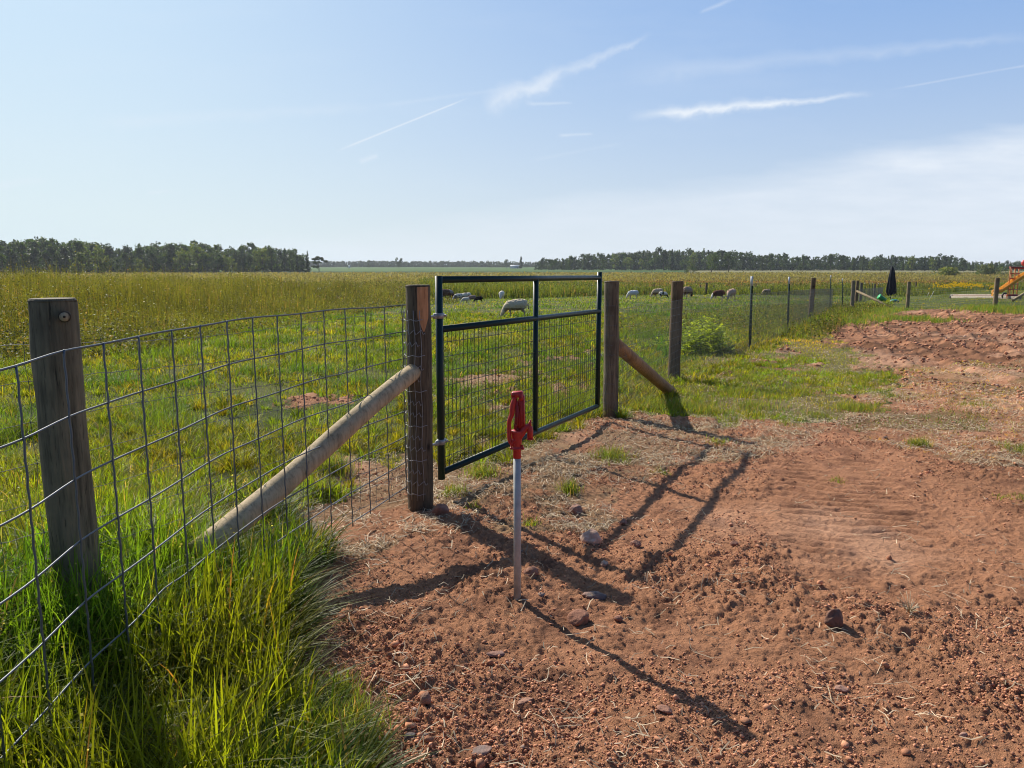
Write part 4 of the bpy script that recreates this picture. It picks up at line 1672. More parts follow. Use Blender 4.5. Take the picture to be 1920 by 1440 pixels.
lone_tree(598, 505, 477, 30, 430, 'umbrella', (.035, .055, .025), 1900, 'lone flat-topped oak with dark open crown at the end of the left wood', 70, 'oak_tree')
lone_tree(577, 506, 471, 15, 415, 'spire', DLEAF, 1000, 'slim spire-shaped tree between the left wood and the lone oak', 71)
lone_tree(748, 501, 483, 17, 900, 'vase', GLEAF, 900, 'hazy vase-shaped tree rising above the far ridge left of the gate', 72)
lone_tree(692, 501, 487, 8, 950, 'round', GLEAF, 500, 'small round tree by the far ridge left of the vase-shaped tree', 73)
lone_tree(977, 500, 480, 9, 860, 'spire', DLEAF, 800, 'tall narrow tree just right of the long white shed', 74)
lone_tree(950, 500, 486, 8, 900, 'round', GLEAF, 500, 'small hazy tree just left of the long white shed', 75)
lone_tree(1294, 508, 488, 26, 380, 'bush', (.06, .095, .035), 1300, 'dark bushy tree standing in the field in front of the right wood', 76)
lone_tree(1334, 507, 474, 30, 420, 'round', MLEAF, 1400, 'big round tree right of the dark bushy tree in front of the right wood', 77)
lone_tree(1366, 507, 477, 26, 430, 'round', DLEAF, 1300, 'round tree beside the big round tree on the front of the right wood', 78)
lone_tree(1768, 510, 503, 50, 300, 'bush', (.13, .17, .05), 900, 'low pale green bushes in front of the wood right of the closed parasol', 79, 'bush', 'bush')
lone_tree(1858, 509, 500, 70, 320, 'bush', (.09, .12, .05), 1000, 'low grey green bushes in front of the wood left of the swing set', 80, 'bush', 'bush')
lone_tree(148, 512, 474, 26, 300, 'round', (.10, .145, .045), 900, 'lighter green spreading tree at the foot of the left wood', 81)
lone_tree(195, 513, 478, 28, 300, 'vase', (.13, .17, .05), 900, 'pale green young tree with raised branches at the foot of the left wood', 82)


# ------------------------------------------------------------------ far farm buildings
def shed(px, pb, pt, wpx, d, label, name, col):
    g = at_depth(px, pb, d)
    gz = float(macro(g[0], g[1]))
    h = at_depth(px, pt, d)[2] - gz
    w = wpx / F * d
    t = thing(name, label, 'building', (g[0], g[1], gz))
    m = MB()
    m.box((g[0], g[1], gz + h * .31), (w, w * .5, h * .62), k=col)
    m.build('wall', M['building'], t)
    m = MB()
    e, z0, z1, dd = w / 2 * 1.03, gz + h * .62, gz + h, w * .27
    V = [(g[0] - e, g[1] - dd, z0), (g[0] + e, g[1] - dd, z0), (g[0] + e, g[1] + dd, z0), (g[0] - e, g[1] + dd, z0), (g[0] - e, g[1], z1), (g[0] + e, g[1], z1)]
    m.add(V, [(0, 1, 5, 4), (2, 3, 4, 5), (0, 3, 2, 1)], [(0, 4, 3), (1, 2, 5)], (.72, .73, .74))
    m.build('roof', M['building'], t)
    m = MB()
    m.box((g[0] + w * .2, g[1] - w * .25, gz + h * .25), (w * .12, .12, h * .5), k=(.25, .25, .26))
    m.build('door', M['building'], t)


shed(967, 501, 497.5, 20, 880, 'long low white farm shed on the far horizon right of centre', 'farm_shed', (.75, .76, .78))
shed(655, 501, 497.5, 3.2, 940, 'tiny white farmhouse on the far horizon left of the gate', 'farmhouse', (.8, .8, .8))


# ------------------------------------------------------------------ closed parasol, toys, swing set
def parasol():
    g, top = col_point(1669, 562, 500)
    t = thing('parasol', 'closed black parasol standing on the lawn behind the corner fence', 'parasol', tuple(g))
    h = top[2] - g[2]
    sc = g[1] / F
    m = MB()
    m.tube([g, [g[0], g[1], top[2] - .02]], .024, 10)
    m.build('pole', M['zinc'], t, True)
    m = MB()
    z0 = g[2] + h * .16
    n, S = 26, 32
    V = []
    for i in range(n):
        f = i / (n - 1)
        z = z0 + (top[2] - .03 - z0) * f
        w = np.interp(f, [0, .12, .35, .7, .9, 1], [.20, .245, .22, .16, .10, .035]) * (16 * sc / .49)
        for j in range(S):
            a = 2 * math.pi * j / S
            fold = 1 + .26 * math.cos(a * 8 + f * 1.2) * (1 - f * .6)
            dr = .05 * math.sin(a * 2) * (1 - f)
            V.append([g[0] + (w * fold + dr * .3) * math.cos(a) + .05 * (1 - f), g[1] + w * fold * math.sin(a), z + (.07 * math.cos(a * 8) + .08 * math.cos(a) if i == 0 else 0)])
    Q = [(i * S + j, i * S + (j + 1) % S, i * S + S + (j + 1) % S, i * S + S + j) for i in range(n - 1) for j in range(S)]
    m.add(V, Q)
    c = m.build('canopy', M['fabric'], t, True)
    m = MB()
    m.ball([g[0], g[1], top[2]], (.05, .05, .07), 10, 8)
    m.build('finial', M['fabric'], t, True)
    m = MB()
    m.tube([g, g + [0, 0, .05], g + [0, 0, .10], g + [0, 0, .30]], [.26, .25, .08, .05], 20)
    m.build('base', M['tpost'], t, True)


parasol()


def toys():
    g = ground_at(1652, 565)
    s = g[1] / F
    t = thing('toy_slide', 'bright green plastic toy left of the parasol pole', 'toy', tuple(g))
    k = (.02, .34, .09)
    a, b = at_depth(1648, 556, g[1]), at_depth(1661, 564, g[1])
    m = MB()
    d = (b - a) / np.linalg.norm(b - a)
    m.tube([a, a + d * .06, b - d * .05, b], [3.9 * s, 4.6 * s, 4.2 * s, 3.4 * s], 18, True, k)
    m.build('barrel', M['plastic'], t, True)
    m = MB()
    m.tube([a - d * .01, a + d * .04], [5.1 * s, 5.1 * s], 18, True, (.03, .42, .12))
    m.build('rim', M['plastic'], t, True)
    m = MB()
    for x in (1650, 1659):
        q = at_depth(x, 560, g[1])
        m.tube([[q[0], q[1], g[2] - .02], q], .05, 10, True, (.01, .22, .07))
    m.build('leg', M['plastic'], t, True)
    g = ground_at(1677, 567)
    t = thing('sandbox', 'low teal and grey plastic play tub right of the parasol pole', 'toy', tuple(g))
    m = MB()
    w = 7.5 * s
    for z0, z1, r0, r1 in ((-.02, .16, .9, 1.0),):
        m.tube([g + [0, 0, z0], g + [0, 0, z1 * .8], g + [0, 0, z1], g + [0, 0, z1 * .86]], [w * r0, w * r1, w * .96, w * .8], 22, True, (.10, .16, .17))
    m.build('tub', M['plastic'], t, True)
    m = MB()
    m.ball(g + [-.02, 0, .15], (w * .85, w * .8, .12), 18, 8, (.02, .22, .17))
    m.build('lid', M['plastic'], t, True)


toys()


def playset():
    g = ground_at(1900, 560)
    d = g[1]
    s = d / F
    t = thing('swing_set', 'yellow slide and orange wooden climbing frame with red rungs at the right edge', 'swing set', (g[0], g[1], g[2]))
    A = lambda px, py, off=0.0: at_depth(px, py, d + off)
    y1 = (.90, .38, .03)
    # slide chute
    prof = [(1863, 552), (1864, 547), (1868, 545.5), (1874, 545), (1880, 541), (1890, 534), (1905, 524), (1920, 515), (1935, 507), (1946, 503)]
    P = [A(*p) for p in prof]
    P[0][2] = max(P[0][2], g[2] + .05)
    W = .46
    m = MB()
    V, Q = [], []
    sec = [(-W / 2, .17), (-W / 2 + .03, .17), (-W / 2 + .06, .02), (W / 2 - .06, .02), (W / 2 - .03, .17), (W / 2, .17), (W / 2, -.02), (-W / 2, -.02)]
    n = len(sec)
    for p in P:
        for y, z in sec:
            V.append([p[0], p[1] + y, p[2] + z - .08])
    for i in range(len(P) - 1):
        for j in range(n):
            Q.append((i * n + j, i * n + (j + 1) % n, i * n + n + (j + 1) % n, i * n + n + j))
    Q += [(0, 1, 2, 3), (0, 3, 4, 7)]
    m.add(V, Q, None, y1)
    m.build('slide', M['plastic'], t)
    # climbing frame: orange uprights
    org = (.55, .20, .05)
    for (a, b, o) in (((1895, 501), (1889, 556), 0), ((1904, 501), (1899, 556), .2), ((1911, 500), (1906, 556), .6), ((1897, 502), (1893, 552), 1.2), ((1940, 492), (1942, 556), 0), ((1940, 492), (1942, 552), 1.2)):
        m = MB()
        m.bar(A(*a, o), np.array([*A(*b, o)[:2], float(macro(*A(*b, o)[:2])) - .05]), .055, .055, k=org, bevel=.01)
        m.build('upright', M['plastic'], t)
    red = (.30, .035, .025)
    for y, x0, x1 in ((513, 1893.5, 1912), (522, 1892.5, 1911), (532.5, 1891.5, 1910), (543, 1890, 1908.5)):
        m = MB()
        m.bar(A(x0, y, .1), A(x1, y, .4), .045, .06, k=red)
        m.build('rung', M['plastic'], t)
    m = MB()
    m.bar(A(1893, 501.5, .1), A(1945, 504, .1), .09, .12, k=red, bevel=.01)
    m.build('top_beam', M['plastic'], t)
    m = MB()
    m.bar(A(1887, 555, .2), A(1909, 555, .2), .10, .20, k=red, bevel=.01)
    m.build('base_beam', M['plastic'], t)
    m = MB()
    m.ball(A(1921, 493, .6), (.17, .17, .20), 16, 10, (.62, .06, .05))
    m.build('finial_ball', M['plastic'], t, True)
    # tyre under the chute
    g2 = A(1885, 543, .9)
    r = 4.6 * s
    gz = float(macro(g2[0], g2[1]))
    pts = [[g2[0] + r * math.cos(a), g2[1], gz + r * 1.15 + r * math.sin(a)] for a in np.linspace(0, 2 * math.pi, 25)]
    m = MB()
    m.tube(pts, r * .34, 12, False, (.012, .012, .014))
    o = m.build('tire', M['plastic'], None, True, loc=(g2[0], g2[1], gz))
    tag(o, 'black rubber tire standing under the yellow slide', 'tire')
    # raised timber bed edge
    ta, tb = ground_at(1785, 559), ground_at(1912, 562)
    t = thing('play_bed', 'low weathered timber edging of the play area on the lawn', 'edging', tuple(ta))
    m = MB()
    m.bar(ta + [0, 0, .09], tb + [0, 0, .09], .14, .20, bevel=.01)
    m.build('board', M['timber'], t)
    tc, td = ta + np.array([2.1, 3.6, 0]), tb + np.array([2.4, 3.6, 0])
    for a, b in ((ta, tc), (tc, td)):
        m = MB()
        a = a + [-.1, .1, .08]
        m.bar(a, b + [-.1, -.1, .08], .12, .18, bevel=.01)
        m.build('board', M['timber'], t)
    m = MB()
    nx, ny = 30, 12
    V = []
    for i in range(nx + 1):
        for j in range(ny + 1):
            p = ta * (1 - i / nx) + tb * (i / nx)
            V.append([p[0] + 2.1 * j / ny, p[1] + .08 + 3.5 * j / ny, p[2] + .10 + .05 * vnoise(i * .9, j * .9, 5)])
    Q = [(i * (ny + 1) + j, (i + 1) * (ny + 1) + j, (i + 1) * (ny + 1) + j + 1, i * (ny + 1) + j + 1) for i in range(nx) for j in range(ny)]
    m.add(V, Q, None, (.25, .17, .12))
    m.build('mulch', M['clod'], t)


playset()


# ------------------------------------------------------------------ big leafy weed in the pasture behind the right fence
def leafy_weed():
    g = ground_at(1312, 658)
    t = thing('weed_clump', 'tall bright yellow green leafy weed clump behind the netting right of the second wooden post', 'plant', tuple(g))
    rs = np.random.default_rng(9)
    s = g[1] / F
    m = MB()
    LV, LK = [], []
    for i in range(70):
        x, y = rs.normal() * 30 * s + rs.choice([-14, 0, 0, 22]) * s, rs.normal() * .45
        h = max(.2, (72 - abs(x / s) * .75) * s * rs.uniform(.7, 1.1))
        p0 = g + np.array([x, y, -.02])
        tip = p0 + np.array([rs.normal() * .08, rs.normal() * .08, h])
        m.tube([p0, (p0 + tip) / 2 + rs.normal(size=3) * .01, tip], [.006, .004, .002], 5, k=(.10, .14, .03))
        for q in range(22):
            f = rs.uniform(.12, 1)
            p = p0 + (tip - p0) * f
            a = rs.random() * 6.28
            L_ = rs.uniform(.07, .16) * (1.3 - .5 * f)
            dv = np.array([math.cos(a), math.sin(a), rs.uniform(-.1, .8)])
            dv /= np.linalg.norm(dv)
            sd = np.cross(dv, [0, 0, 1])
            sd /= np.linalg.norm(sd)
            sd *= L_ * .24
            LV.append([p, p + dv * L_ * .5 - sd, p + dv * L_ + [0, 0, -.01], p + dv * L_ * .5 + sd])
            cc = np.array((.30, .36, .04)) * rs.uniform(.6, 1.25)
            LK.append([cc] * 4)
    m.build('stem', M['leafbush'], t)
    V = np.array(LV).reshape(-1, 3)
    m = MB()
    m.add(V, np.arange(len(V)).reshape(-1, 4), None, np.array(LK).reshape(-1, 3))
    m.build('foliage', M['leafbush'], t)


leafy_weed()


# ------------------------------------------------------------------ grass and weeds (stuff)
def blades(name, label, P, h, w, bend, col, S=3, matn='blade', cat='grass', dirx=None, tipc=(1.25, 1.12, .8), seed=0, droop=.35, leaves=0, lsize=(.03, .07), bdir=None):
    rs = np.random.default_rng(seed)
    N = len(P)
    yaw = rs.random(N) * 2 * math.pi
    bd = yaw + rs.normal(size=N) * .5 + math.pi / 2
    if bdir is not None:
        bd, yaw = bdir, bdir + math.pi / 2 + rs.normal(size=N) * .6
    bx, by = np.cos(bd) * bend * h, np.sin(bd) * bend * h
    if dirx is not None:
        bx, by = bx + dirx[0] * h, by + dirx[1] * h
    nrm = 1 / np.sqrt(1 + .75 * (bend * np.ones(N)) ** 2)
    h = h * (.35 + .65 * nrm)
    bx, by = bx * nrm, by * nrm
    wx, wy = np.cos(yaw) * w / 2, np.sin(yaw) * w / 2
    V = np.empty((N, 2 * S + 1, 3), np.float32)
    K = np.empty((N, 2 * S + 1, 3), np.float32)
    mag = np.hypot(bx, by) / np.maximum(h, 1e-6)
    for i in range(S + 1):
        t = i / S
        cx, cyy = P[:, 0] + bx * t * t, P[:, 1] + by * t * t
        cz = P[:, 2] + h * (t - droop * mag * t * t)
        wd = (1 - t) ** .55 if i else .75
        tc = 1 + (np.array(tipc) - 1) * t
        if i < S:
            V[:, 2 * i] = np.stack([cx - wx * wd, cyy - wy * wd, cz], -1)
            V[:, 2 * i + 1] = np.stack([cx + wx * wd, cyy + wy * wd, cz], -1)
            K[:, 2 * i] = K[:, 2 * i + 1] = col * tc
        else:
            V[:, 2 * S] = np.stack([cx, cyy, cz], -1)
            K[:, 2 * S] = col * tc
    b = (np.arange(N) * (2 * S + 1))[:, None]
    Q = np.concatenate([b + np.array([[2 * i, 2 * i + 1, 2 * i + 3, 2 * i + 2]]) for i in range(S - 1)]) if S > 1 else None
    T = b + np.array([[2 * S - 2, 2 * S - 1, 2 * S]])
    V, K = V.reshape(-1, 3), K.reshape(-1, 3)
    if leaves:
        i = rs.integers(0, N, leaves)
        t = rs.random(leaves) ** .7
        c = P[i] + np.stack([bx[i] * t * t, by[i] * t * t, h[i] * t], -1)
        s = rs.uniform(*lsize, leaves) * np.maximum(1, P[i, 1] / 32)
        a = rs.normal(size=(leaves, 3)) * [1, 1, .7]
        a /= np.linalg.norm(a, axis=1)[:, None]
        q = np.cross(a, rs.normal(size=(leaves, 3)))
        q /= np.linalg.norm(q, axis=1)[:, None]
        a, q = a * s[:, None], q * (s * .4)[:, None]
        LV = np.stack([c, c + a * .5 - q, c + a, c + a * .5 + q], 1).reshape(-1, 3)
        LK = np.repeat(col[i] * rs.uniform(.65, 1.3, (leaves, 1)), 4, 0)
        n0 = len(V)
        V, K = np.vstack([V, LV]), np.vstack([K, LK])
        LQ = np.arange(leaves * 4).reshape(-1, 4) + n0
        Q = LQ if Q is None else np.vstack([Q, LQ])
    me = np_mesh(name, V, Q, T, np.clip(K, .004, 1))
    me.materials.append(M[matn])
    o = bpy.data.objects.new(name, me)
    link(o)
    tag(o, label, cat, kind='stuff')
    return o


def tints(N, rs, base, var=.3, yellow=.0, brown=.0):
    k = np.tile(np.array(base, float), (N, 1)) * rs.uniform(1 - var, 1 + var, N)[:, None]
    y = rs.random(N) < yellow
    k[y] = np.array([.20, .195, .035]) * rs.uniform(.7, 1.2, y.sum())[:, None]
    b = rs.random(N) < brown
    k[b] = np.array([.30, .20, .10]) * rs.uniform(.6, 1.2, b.sum())[:, None]
    return k


def clump(x, y, sx, sy, seed):
    return fbm(x * sx, y * sy, seed, 3)


def grass_all():
    rs = np.random.default_rng(21)
    # 1 lush long grass about the left panel
    N = 140000
    x, y = rs.uniform(-4.4, .25, N), rs.uniform(.75, 5.2, N) ** 1
    xj, yj = jit(x, y)
    b = bare(x, y)
    dpan = np.interp(y, PCUR[:, 1], PCUR[:, 0]) - x          # >0 on the pasture side
    lush = (1 - sstep(.55, 1.5, np.abs(dpan + .1))) * (1 - sstep(3.5, 4.4, y))
    cl = clump(x, y, 2.6, 2.6, 70)
    hh = .13 + .17 * lush * sstep(.30, .62, cl + .08) + .08 * cl
    tuftrow = np.exp(-((dpan + .25) / .35) ** 2) * sstep(1.2, 1.9, y) * (1 - sstep(3.1, 3.7, y))
    hh = hh + .09 * tuftrow
    hh = hh * (1 - .45 * sstep(.0, .45, -dpan - .45))
    dens = .50 + .5 * lush
    keep = (b < .35) & (rs.random(N) < dens * (.35 + .9 * cl))
    keep &= ~((dpan < -.9) & (rs.random(N) < .5))
    x, y, hh, cl, dpan = x[keep], y[keep], hh[keep], cl[keep], dpan[keep]
    n = len(x)
    h = hh * np.where(rs.random(n) < .45, rs.uniform(.3, .7, n), rs.uniform(.7, 1.3, n))
    k = tints(n, rs, (.102, .158, .014), .55, .02, .01)
    k = k * (1 - .42 * tuftrow[keep])[:, None]  # shade along the tuft row painted into the blade colour
    k *= (.8 + .5 * cl)[:, None]
    hue = clump(x, y, 1.1, 1.1, 71)[:, None]
    k = k * (1 + np.array([.8, .3, -.2]) * (hue - .42) * 2)
    P = np.stack([x, y, H(x, y) - .01], -1)
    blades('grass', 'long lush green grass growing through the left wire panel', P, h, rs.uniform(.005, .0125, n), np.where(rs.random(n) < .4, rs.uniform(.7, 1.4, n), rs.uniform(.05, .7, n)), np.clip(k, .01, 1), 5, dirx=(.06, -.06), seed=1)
    # drooping wide leaves and pale dead blades at the grass edge
    n = 1500
    x, y = rs.uniform(-2.6, -.35, n * 4), rs.uniform(1.1, 4.6, n * 4)
    near = (bare(x, y) < .3) & (np.abs(np.interp(y, PCUR[:, 1], PCUR[:, 0]) - x) < 1.1)
    x, y = x[near][:n], y[near][:n]
    n = len(x)
    k = tints(n, rs, (.16, .19, .07), .3, .2, .35)
    P = np.stack([x, y, H(x, y) + .02], -1)
    blades('grass_litter', 'arching pale and broken grass leaves among the long grass', P, rs.uniform(.12, .32, n), rs.uniform(.006, .013, n), rs.uniform(.9, 2.1, n), k, 6, seed=2, dirx=(.05, -.05))

    # 2 pasture, near and middle
    def pasture(name, label, N, y0, y1, wmul, hmul, seed, powr=1.0, xr=None):
        rs = np.random.default_rng(seed)
        y = y0 * (y1 / y0) ** (rs.random(N) ** powr)
        x = rs.uniform(-.92, .92, N) * (y + 1.5)
        b = bare(x, y)
        px, py, _ = project(x, y, macro(x, y))
        left = x < line_x(y) + .1
        rf = inside(RFIELD, *jit(x, y))
        cl = clump(x, y, 1.5, 1.1, seed + 50)
        cl2 = clump(x, y, .32, .22, seed + 51)
        tall = sstep(.50, .60, clump(x, y, 1.3, .85, seed + 52))
        mixr = (b > .58) & (b < .62)
        keep = ((b < .2) | mixr) & (rs.random(N) < np.clip((cl - .15) * 2.4, .12, 1))
        keep &= ~(mixr & (rs.random(N) < .75))
        sparse = rf & (rs.random(N) < .1)
        keep &= ~sparse
        keep &= (left | (b < .3) | mixr)
        x, y, cl, cl2, tall, rf, left, px, py = (v[keep] for v in (x, y, cl, cl2, tall, rf, left, px, py))
        n = len(x)
        h = (.03 + .07 * cl + .24 * tall * cl) * hmul * rs.uniform(.5, 1.4, n)
        strip = np.exp(-((x - line_x(y)) / 1.0) ** 2) * (y > 8)
        h = h * (1 + .5 * strip)
        rmow = rf | (~left)
        h = np.where(rmow, np.minimum(h, .05 + .05 * cl) * (.6 + .5 * rs.random(n)), h)
        k = tints(n, rs, (.125, .160, .020), .42, .01, .03)
        k = k * (1 + np.array([.9, .35, -.1]) * (cl2 - .42)[:, None] * 2.2)
        k = k * (1.12 - .35 * tall)[:, None] * np.where(tall > .5, 1, 1)[:, None] * np.where((tall > .4)[:, None], [.8, 1.05, 1.0], [1.1, 1.0, 1.0])
        near_f = rf & (rs.random(n) < .8)
        k[near_f] *= np.array([1.6, 1.35, 1.0])
        r2 = rf & (rs.random(n) < .34 + .3 * sstep(1.5, 5, x - line_x(y)))
        k[r2] = np.array([.25, .205, .075]) * rs.uniform(.6, 1.2, r2.sum())[:, None]
        P = np.stack([x, y, H(x, y) - .01], -1)
        w = np.maximum(rs.uniform(.0035, .008, n), y * .00062) * wmul
        blades(name, label, P, h, w, rs.uniform(.1, 1.6, n), np.clip(k, .01, 1), 3 if y1 < 15 else 2, seed=seed)
    pasture('pasture_grass', 'cropped clumpy pasture grass near the fences', 330000, 3.6, 13, 1.0, 1.0, 31)
    pasture('pasture_grass', 'short yellow green pasture grass in the middle distance', 330000, 12, 36, 1.3, 1.25, 32, .8)
    pasture('pasture_grass', 'smooth green grazed pasture around the sheep and far lawn', 170000, 34, 125, 1.5, 1.1, 33, .8)

    # tufts: blades splaying out of common roots
    def tufts(name, label, cx, cy, nper, rad, hgt, wid, base, var, seed, bend=(.35, 1.3)):
        rs = np.random.default_rng(seed)
        nt = len(cx)
        i = np.repeat(np.arange(nt), nper)
        n = len(i)
        R = rad * rs.uniform(.6, 1.4, nt)
        hh = hgt * rs.uniform(.55, 1.35, nt)
        a = rs.random(n) * 2 * math.pi
        q = np.sqrt(rs.random(n))
        x, y = cx[i] + np.cos(a) * R[i] * q, cy[i] + np.sin(a) * R[i] * q
        tc = np.array(base)[None] * rs.uniform(1 - var, 1 + var, (nt, 1)) * (1 + np.stack([rs.uniform(-.25, .5, nt), np.zeros(nt), np.zeros(nt)], -1))
        k = tc[i] * rs.uniform(.7, 1.35, (n, 1))
        dead = rs.random(n) < .02
        k[dead] = np.array([.30, .22, .11]) * rs.uniform(.6, 1.1, (dead.sum(), 1))
        P = np.stack([x, y, H(x, y) - .008], -1)
        blades(name, label, P, hh[i] * rs.uniform(.5, 1.2, n), wid(y) * rs.uniform(.6, 1.4, n), rs.uniform(*bend, n) * (.4 + .8 * q), np.clip(k, .008, 1), 4 if nper > 20 else 2, seed=seed, bdir=a)

    def centres(N, y0, y1, seed, lim=.35):
        rs = np.random.default_rng(seed)
        y = y0 * (y1 / y0) ** (rs.random(N) ** .85)
        x = rs.uniform(-.92, .6, N) * (y + 1.5)
        keep = (bare(x, y) < .3) & (x < line_x(y)) & (rs.random(N) < np.clip((clump(x, y, 1.2, .9, 83) - lim) * 5, .04, 1))
        return x[keep], y[keep]
    cx, cy = centres(9000, 3.3, 9, 81)
    tufts('pasture_tufts', 'thick grass tufts standing in the near pasture', cx, cy, 44, .055, .15, lambda y: np.maximum(.0065, y * .0010), (.112, .142, .016), .45, 82)
    cx, cy = centres(14000, 8.5, 36, 84)
    tufts('pasture_tufts', 'rounded grass tufts in the middle of the pasture', cx, cy, 16, .09, .15, lambda y: y * .00125, (.112, .140, .018), .45, 85)
    cy = rs.uniform(6, 15, 5200)
    cx = rs.uniform(1, 11, 5200)
    kk = inside(MIXR, cx, cy) & (clump(cx, cy, .9, .5, 93) > .47)
    tufts('dry_tufts', 'sparse dry yellowish grass on the dirt at the right', cx[kk], cy[kk], 14, .09, .045, lambda y: y * .0009, (.27, .225, .085), .35, 92, (.6, 1.8))
    cy = rs.uniform(6.5, 14, 5200)
    cx = rs.uniform(1, 8, 5200)
    kk = inside(RFIELD, *jit(cx, cy)) & (bare(cx, cy) < .5) & (clump(cx, cy, 1.0, .8, 94) > .50)
    tufts('verge_tufts', 'coarse green tufts on the grass verge right of the gate', cx[kk], cy[kk], 18, .07, .10, lambda y: y * .0009, (.125, .175, .020), .4, 95, (.5, 1.5))
    cx, cy = rs.uniform(-3.3, .2, 2600), rs.uniform(.9, 4.6, 2600)
    dp = np.interp(cy, PCUR[:, 1], PCUR[:, 0]) - cx
    kk = (bare(cx, cy) < .3) & (dp > -1.0)
    cx, cy, dp = cx[kk], cy[kk], dp[kk]
    tufts('grass_tussocks', 'broad bladed grass tussocks under the left wire panel', cx, cy, 46, .065, .19, lambda y: .0090 + 0 * y, (.105, .160, .015), .5, 86, (.3, 1.4))
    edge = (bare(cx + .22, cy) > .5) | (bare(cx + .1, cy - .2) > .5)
    tufts('grass_tussocks', 'green tussocks with painted-in shade leaning over the edge of the red dirt', cx[edge], cy[edge], 60, .07, .25, lambda y: .0095 + 0 * y, (.040, .082, .016), .35, 87, (.5, 1.7))  # darker green carries the self-shadow of the grass edge in its colour
    # seedy stems and a few broad weed leaves among the long grass
    q = rs.integers(0, len(cx), 260)
    P = np.stack([cx[q], cy[q], H(cx[q], cy[q])], -1)
    blades('seed_stems', 'thin pale seeding grass stems under the left wire panel', P, rs.uniform(.3, .52, 260), np.full(260, .0026), rs.uniform(.2, .8, 260), tints(260, rs, (.26, .23, .10), .3), 5, seed=88, leaves=2600, lsize=(.006, .014))
    q = rs.integers(0, len(cx), 420)
    P = np.stack([cx[q] - .1, cy[q], H(cx[q] - .1, cy[q])], -1)
    blades('broad_weed_leaves', 'broad arching weed leaves among the long grass', P, rs.uniform(.10, .24, 420), rs.uniform(.016, .034, 420), rs.uniform(.7, 1.8, 420), tints(420, rs, (.10, .15, .04), .35), 6, seed=89)

    # 3 tall weeds at the back of the pasture, higher to the left
    def weeds(name, label, N, y0, y1, xa, xb, fn_h, dens, cbase, seed, wmul=1.0, brown=.1, lf=1.0):
        rs = np.random.default_rng(seed)
        y = y0 * (y1 / y0) ** rs.random(N)
        px = rs.uniform(xa, xb, N)
        x = (px - 960) / F * y * 1.0
        h, d = fn_h(x, y, px)
        cl = clump(x, y, .28, .12, seed)
        keep = (h > .05) & (rs.random(N) < d * np.clip(.45 + cl * 1.0, 0, 1))
        x, y, h, cl = x[keep], y[keep], h[keep], cl[keep]
        n = len(x)
        h = h * rs.uniform(.62, 1.12, n) * (.75 + .5 * cl)
        tallone = rs.random(n) < .03
        h[tallone] *= 1.32
        k = tints(n, rs, cbase, .42, .12, brown)
        cl3 = .55 * clump(x, y, .9, .3, seed + 2) + .45 * clump(x, y, .22, .08, seed + 3)
        h = h * (.8 + .45 * clump(x, y, .5, .2, seed + 4))
        k *= (.35 + 1.2 * cl3)[:, None]
        P = np.stack([x, y, macro(x, y) - .03], -1)
        w = np.maximum(.012, y * .00085) * rs.uniform(.6, 1.6, n) * wmul
        blades(name, label, P, h, w, rs.uniform(.02, .28, n), np.clip(k, .008, 1), 2, 'weed', 'weeds', tipc=(1.3, 1.2, .9), seed=seed, leaves=int(n * lf))

    def h_left(x, y, px):
        start = np.interp(px, [-400, 0, 300, 560, 700, 760, 830], [15, 16, 19, 30, 44, 60, 72])
        ramp = sstep(start * .8, start * 1.75, y)
        full = np.interp(px, [-400, 0, 500, 760, 830], [1.85, 1.8, 1.75, 1.7, 1.7])
        low = np.where(y > start * .8, .22, 0)
        return np.where(px < 860, low + (full - .22) * ramp ** 1.5, 0), .5 + .5 * ramp
    weeds('tall_weeds', 'tall olive and gold weeds standing between the pasture and the left wood', 230000, 12, 120, -330, 860, h_left, 1, (.118, .124, .040), 41, .8, .06, 1.8)

    def h_mid(x, y, px):
        s = np.interp(px, [800, 860, 950, 1050, 1130, 1300, 1600, 2000], [78, 80, 84, 92, 100, 105, 100, 90])
        ramp = sstep(s, s * 1.06, y)
        full = np.interp(px, [800, 1000, 1130, 1200, 1500, 2000], [1.75, 1.6, 1.2, 1.0, 1.0, 1.0])
        return full * ramp, ramp
    weeds('tall_weeds', 'band of tall green weeds behind the sheep', 120000, 76, 150, 790, 2050, h_mid, 1, (.100, .130, .030), 42, 1.2, .04, 1.0)

    def h_right(x, y, px):
        off = x - line_x(y)
        f = sstep(-14, -2, off) * (1 - sstep(.3, .7, off)) * sstep(16, 22, y) * (1 - sstep(46, 60, y))
        return .34 * f, f * .7
    weeds('tall_weeds', 'seedy weeds along the pasture side of the right fence', 45000, 14, 62, 1150, 1680, h_right, 1, (.105, .125, .036), 43, .55, .08, 1.5)

    def h_brown(x, y, px):
        f = ((px > 1060) & (y > 128)).astype(float) * (1 - sstep(170, 190, y))
        return .9 * f, f
    weeds('dead_weeds', 'band of dead brown weeds beyond the pasture', 40000, 125, 190, 1060, 2100, h_brown, 1, (.17, .090, .055), 44, 1.3, .6)

    def h_gold(x, y, px):
        return np.full(len(x), .7), np.full(len(x), 1.0)
    weeds('field_crop', 'golden green rough field in front of the far woods', 110000, 150, 400, -330, 2200, h_gold, 1, (.185, .168, .085), 45, 1.4, .05, .3)

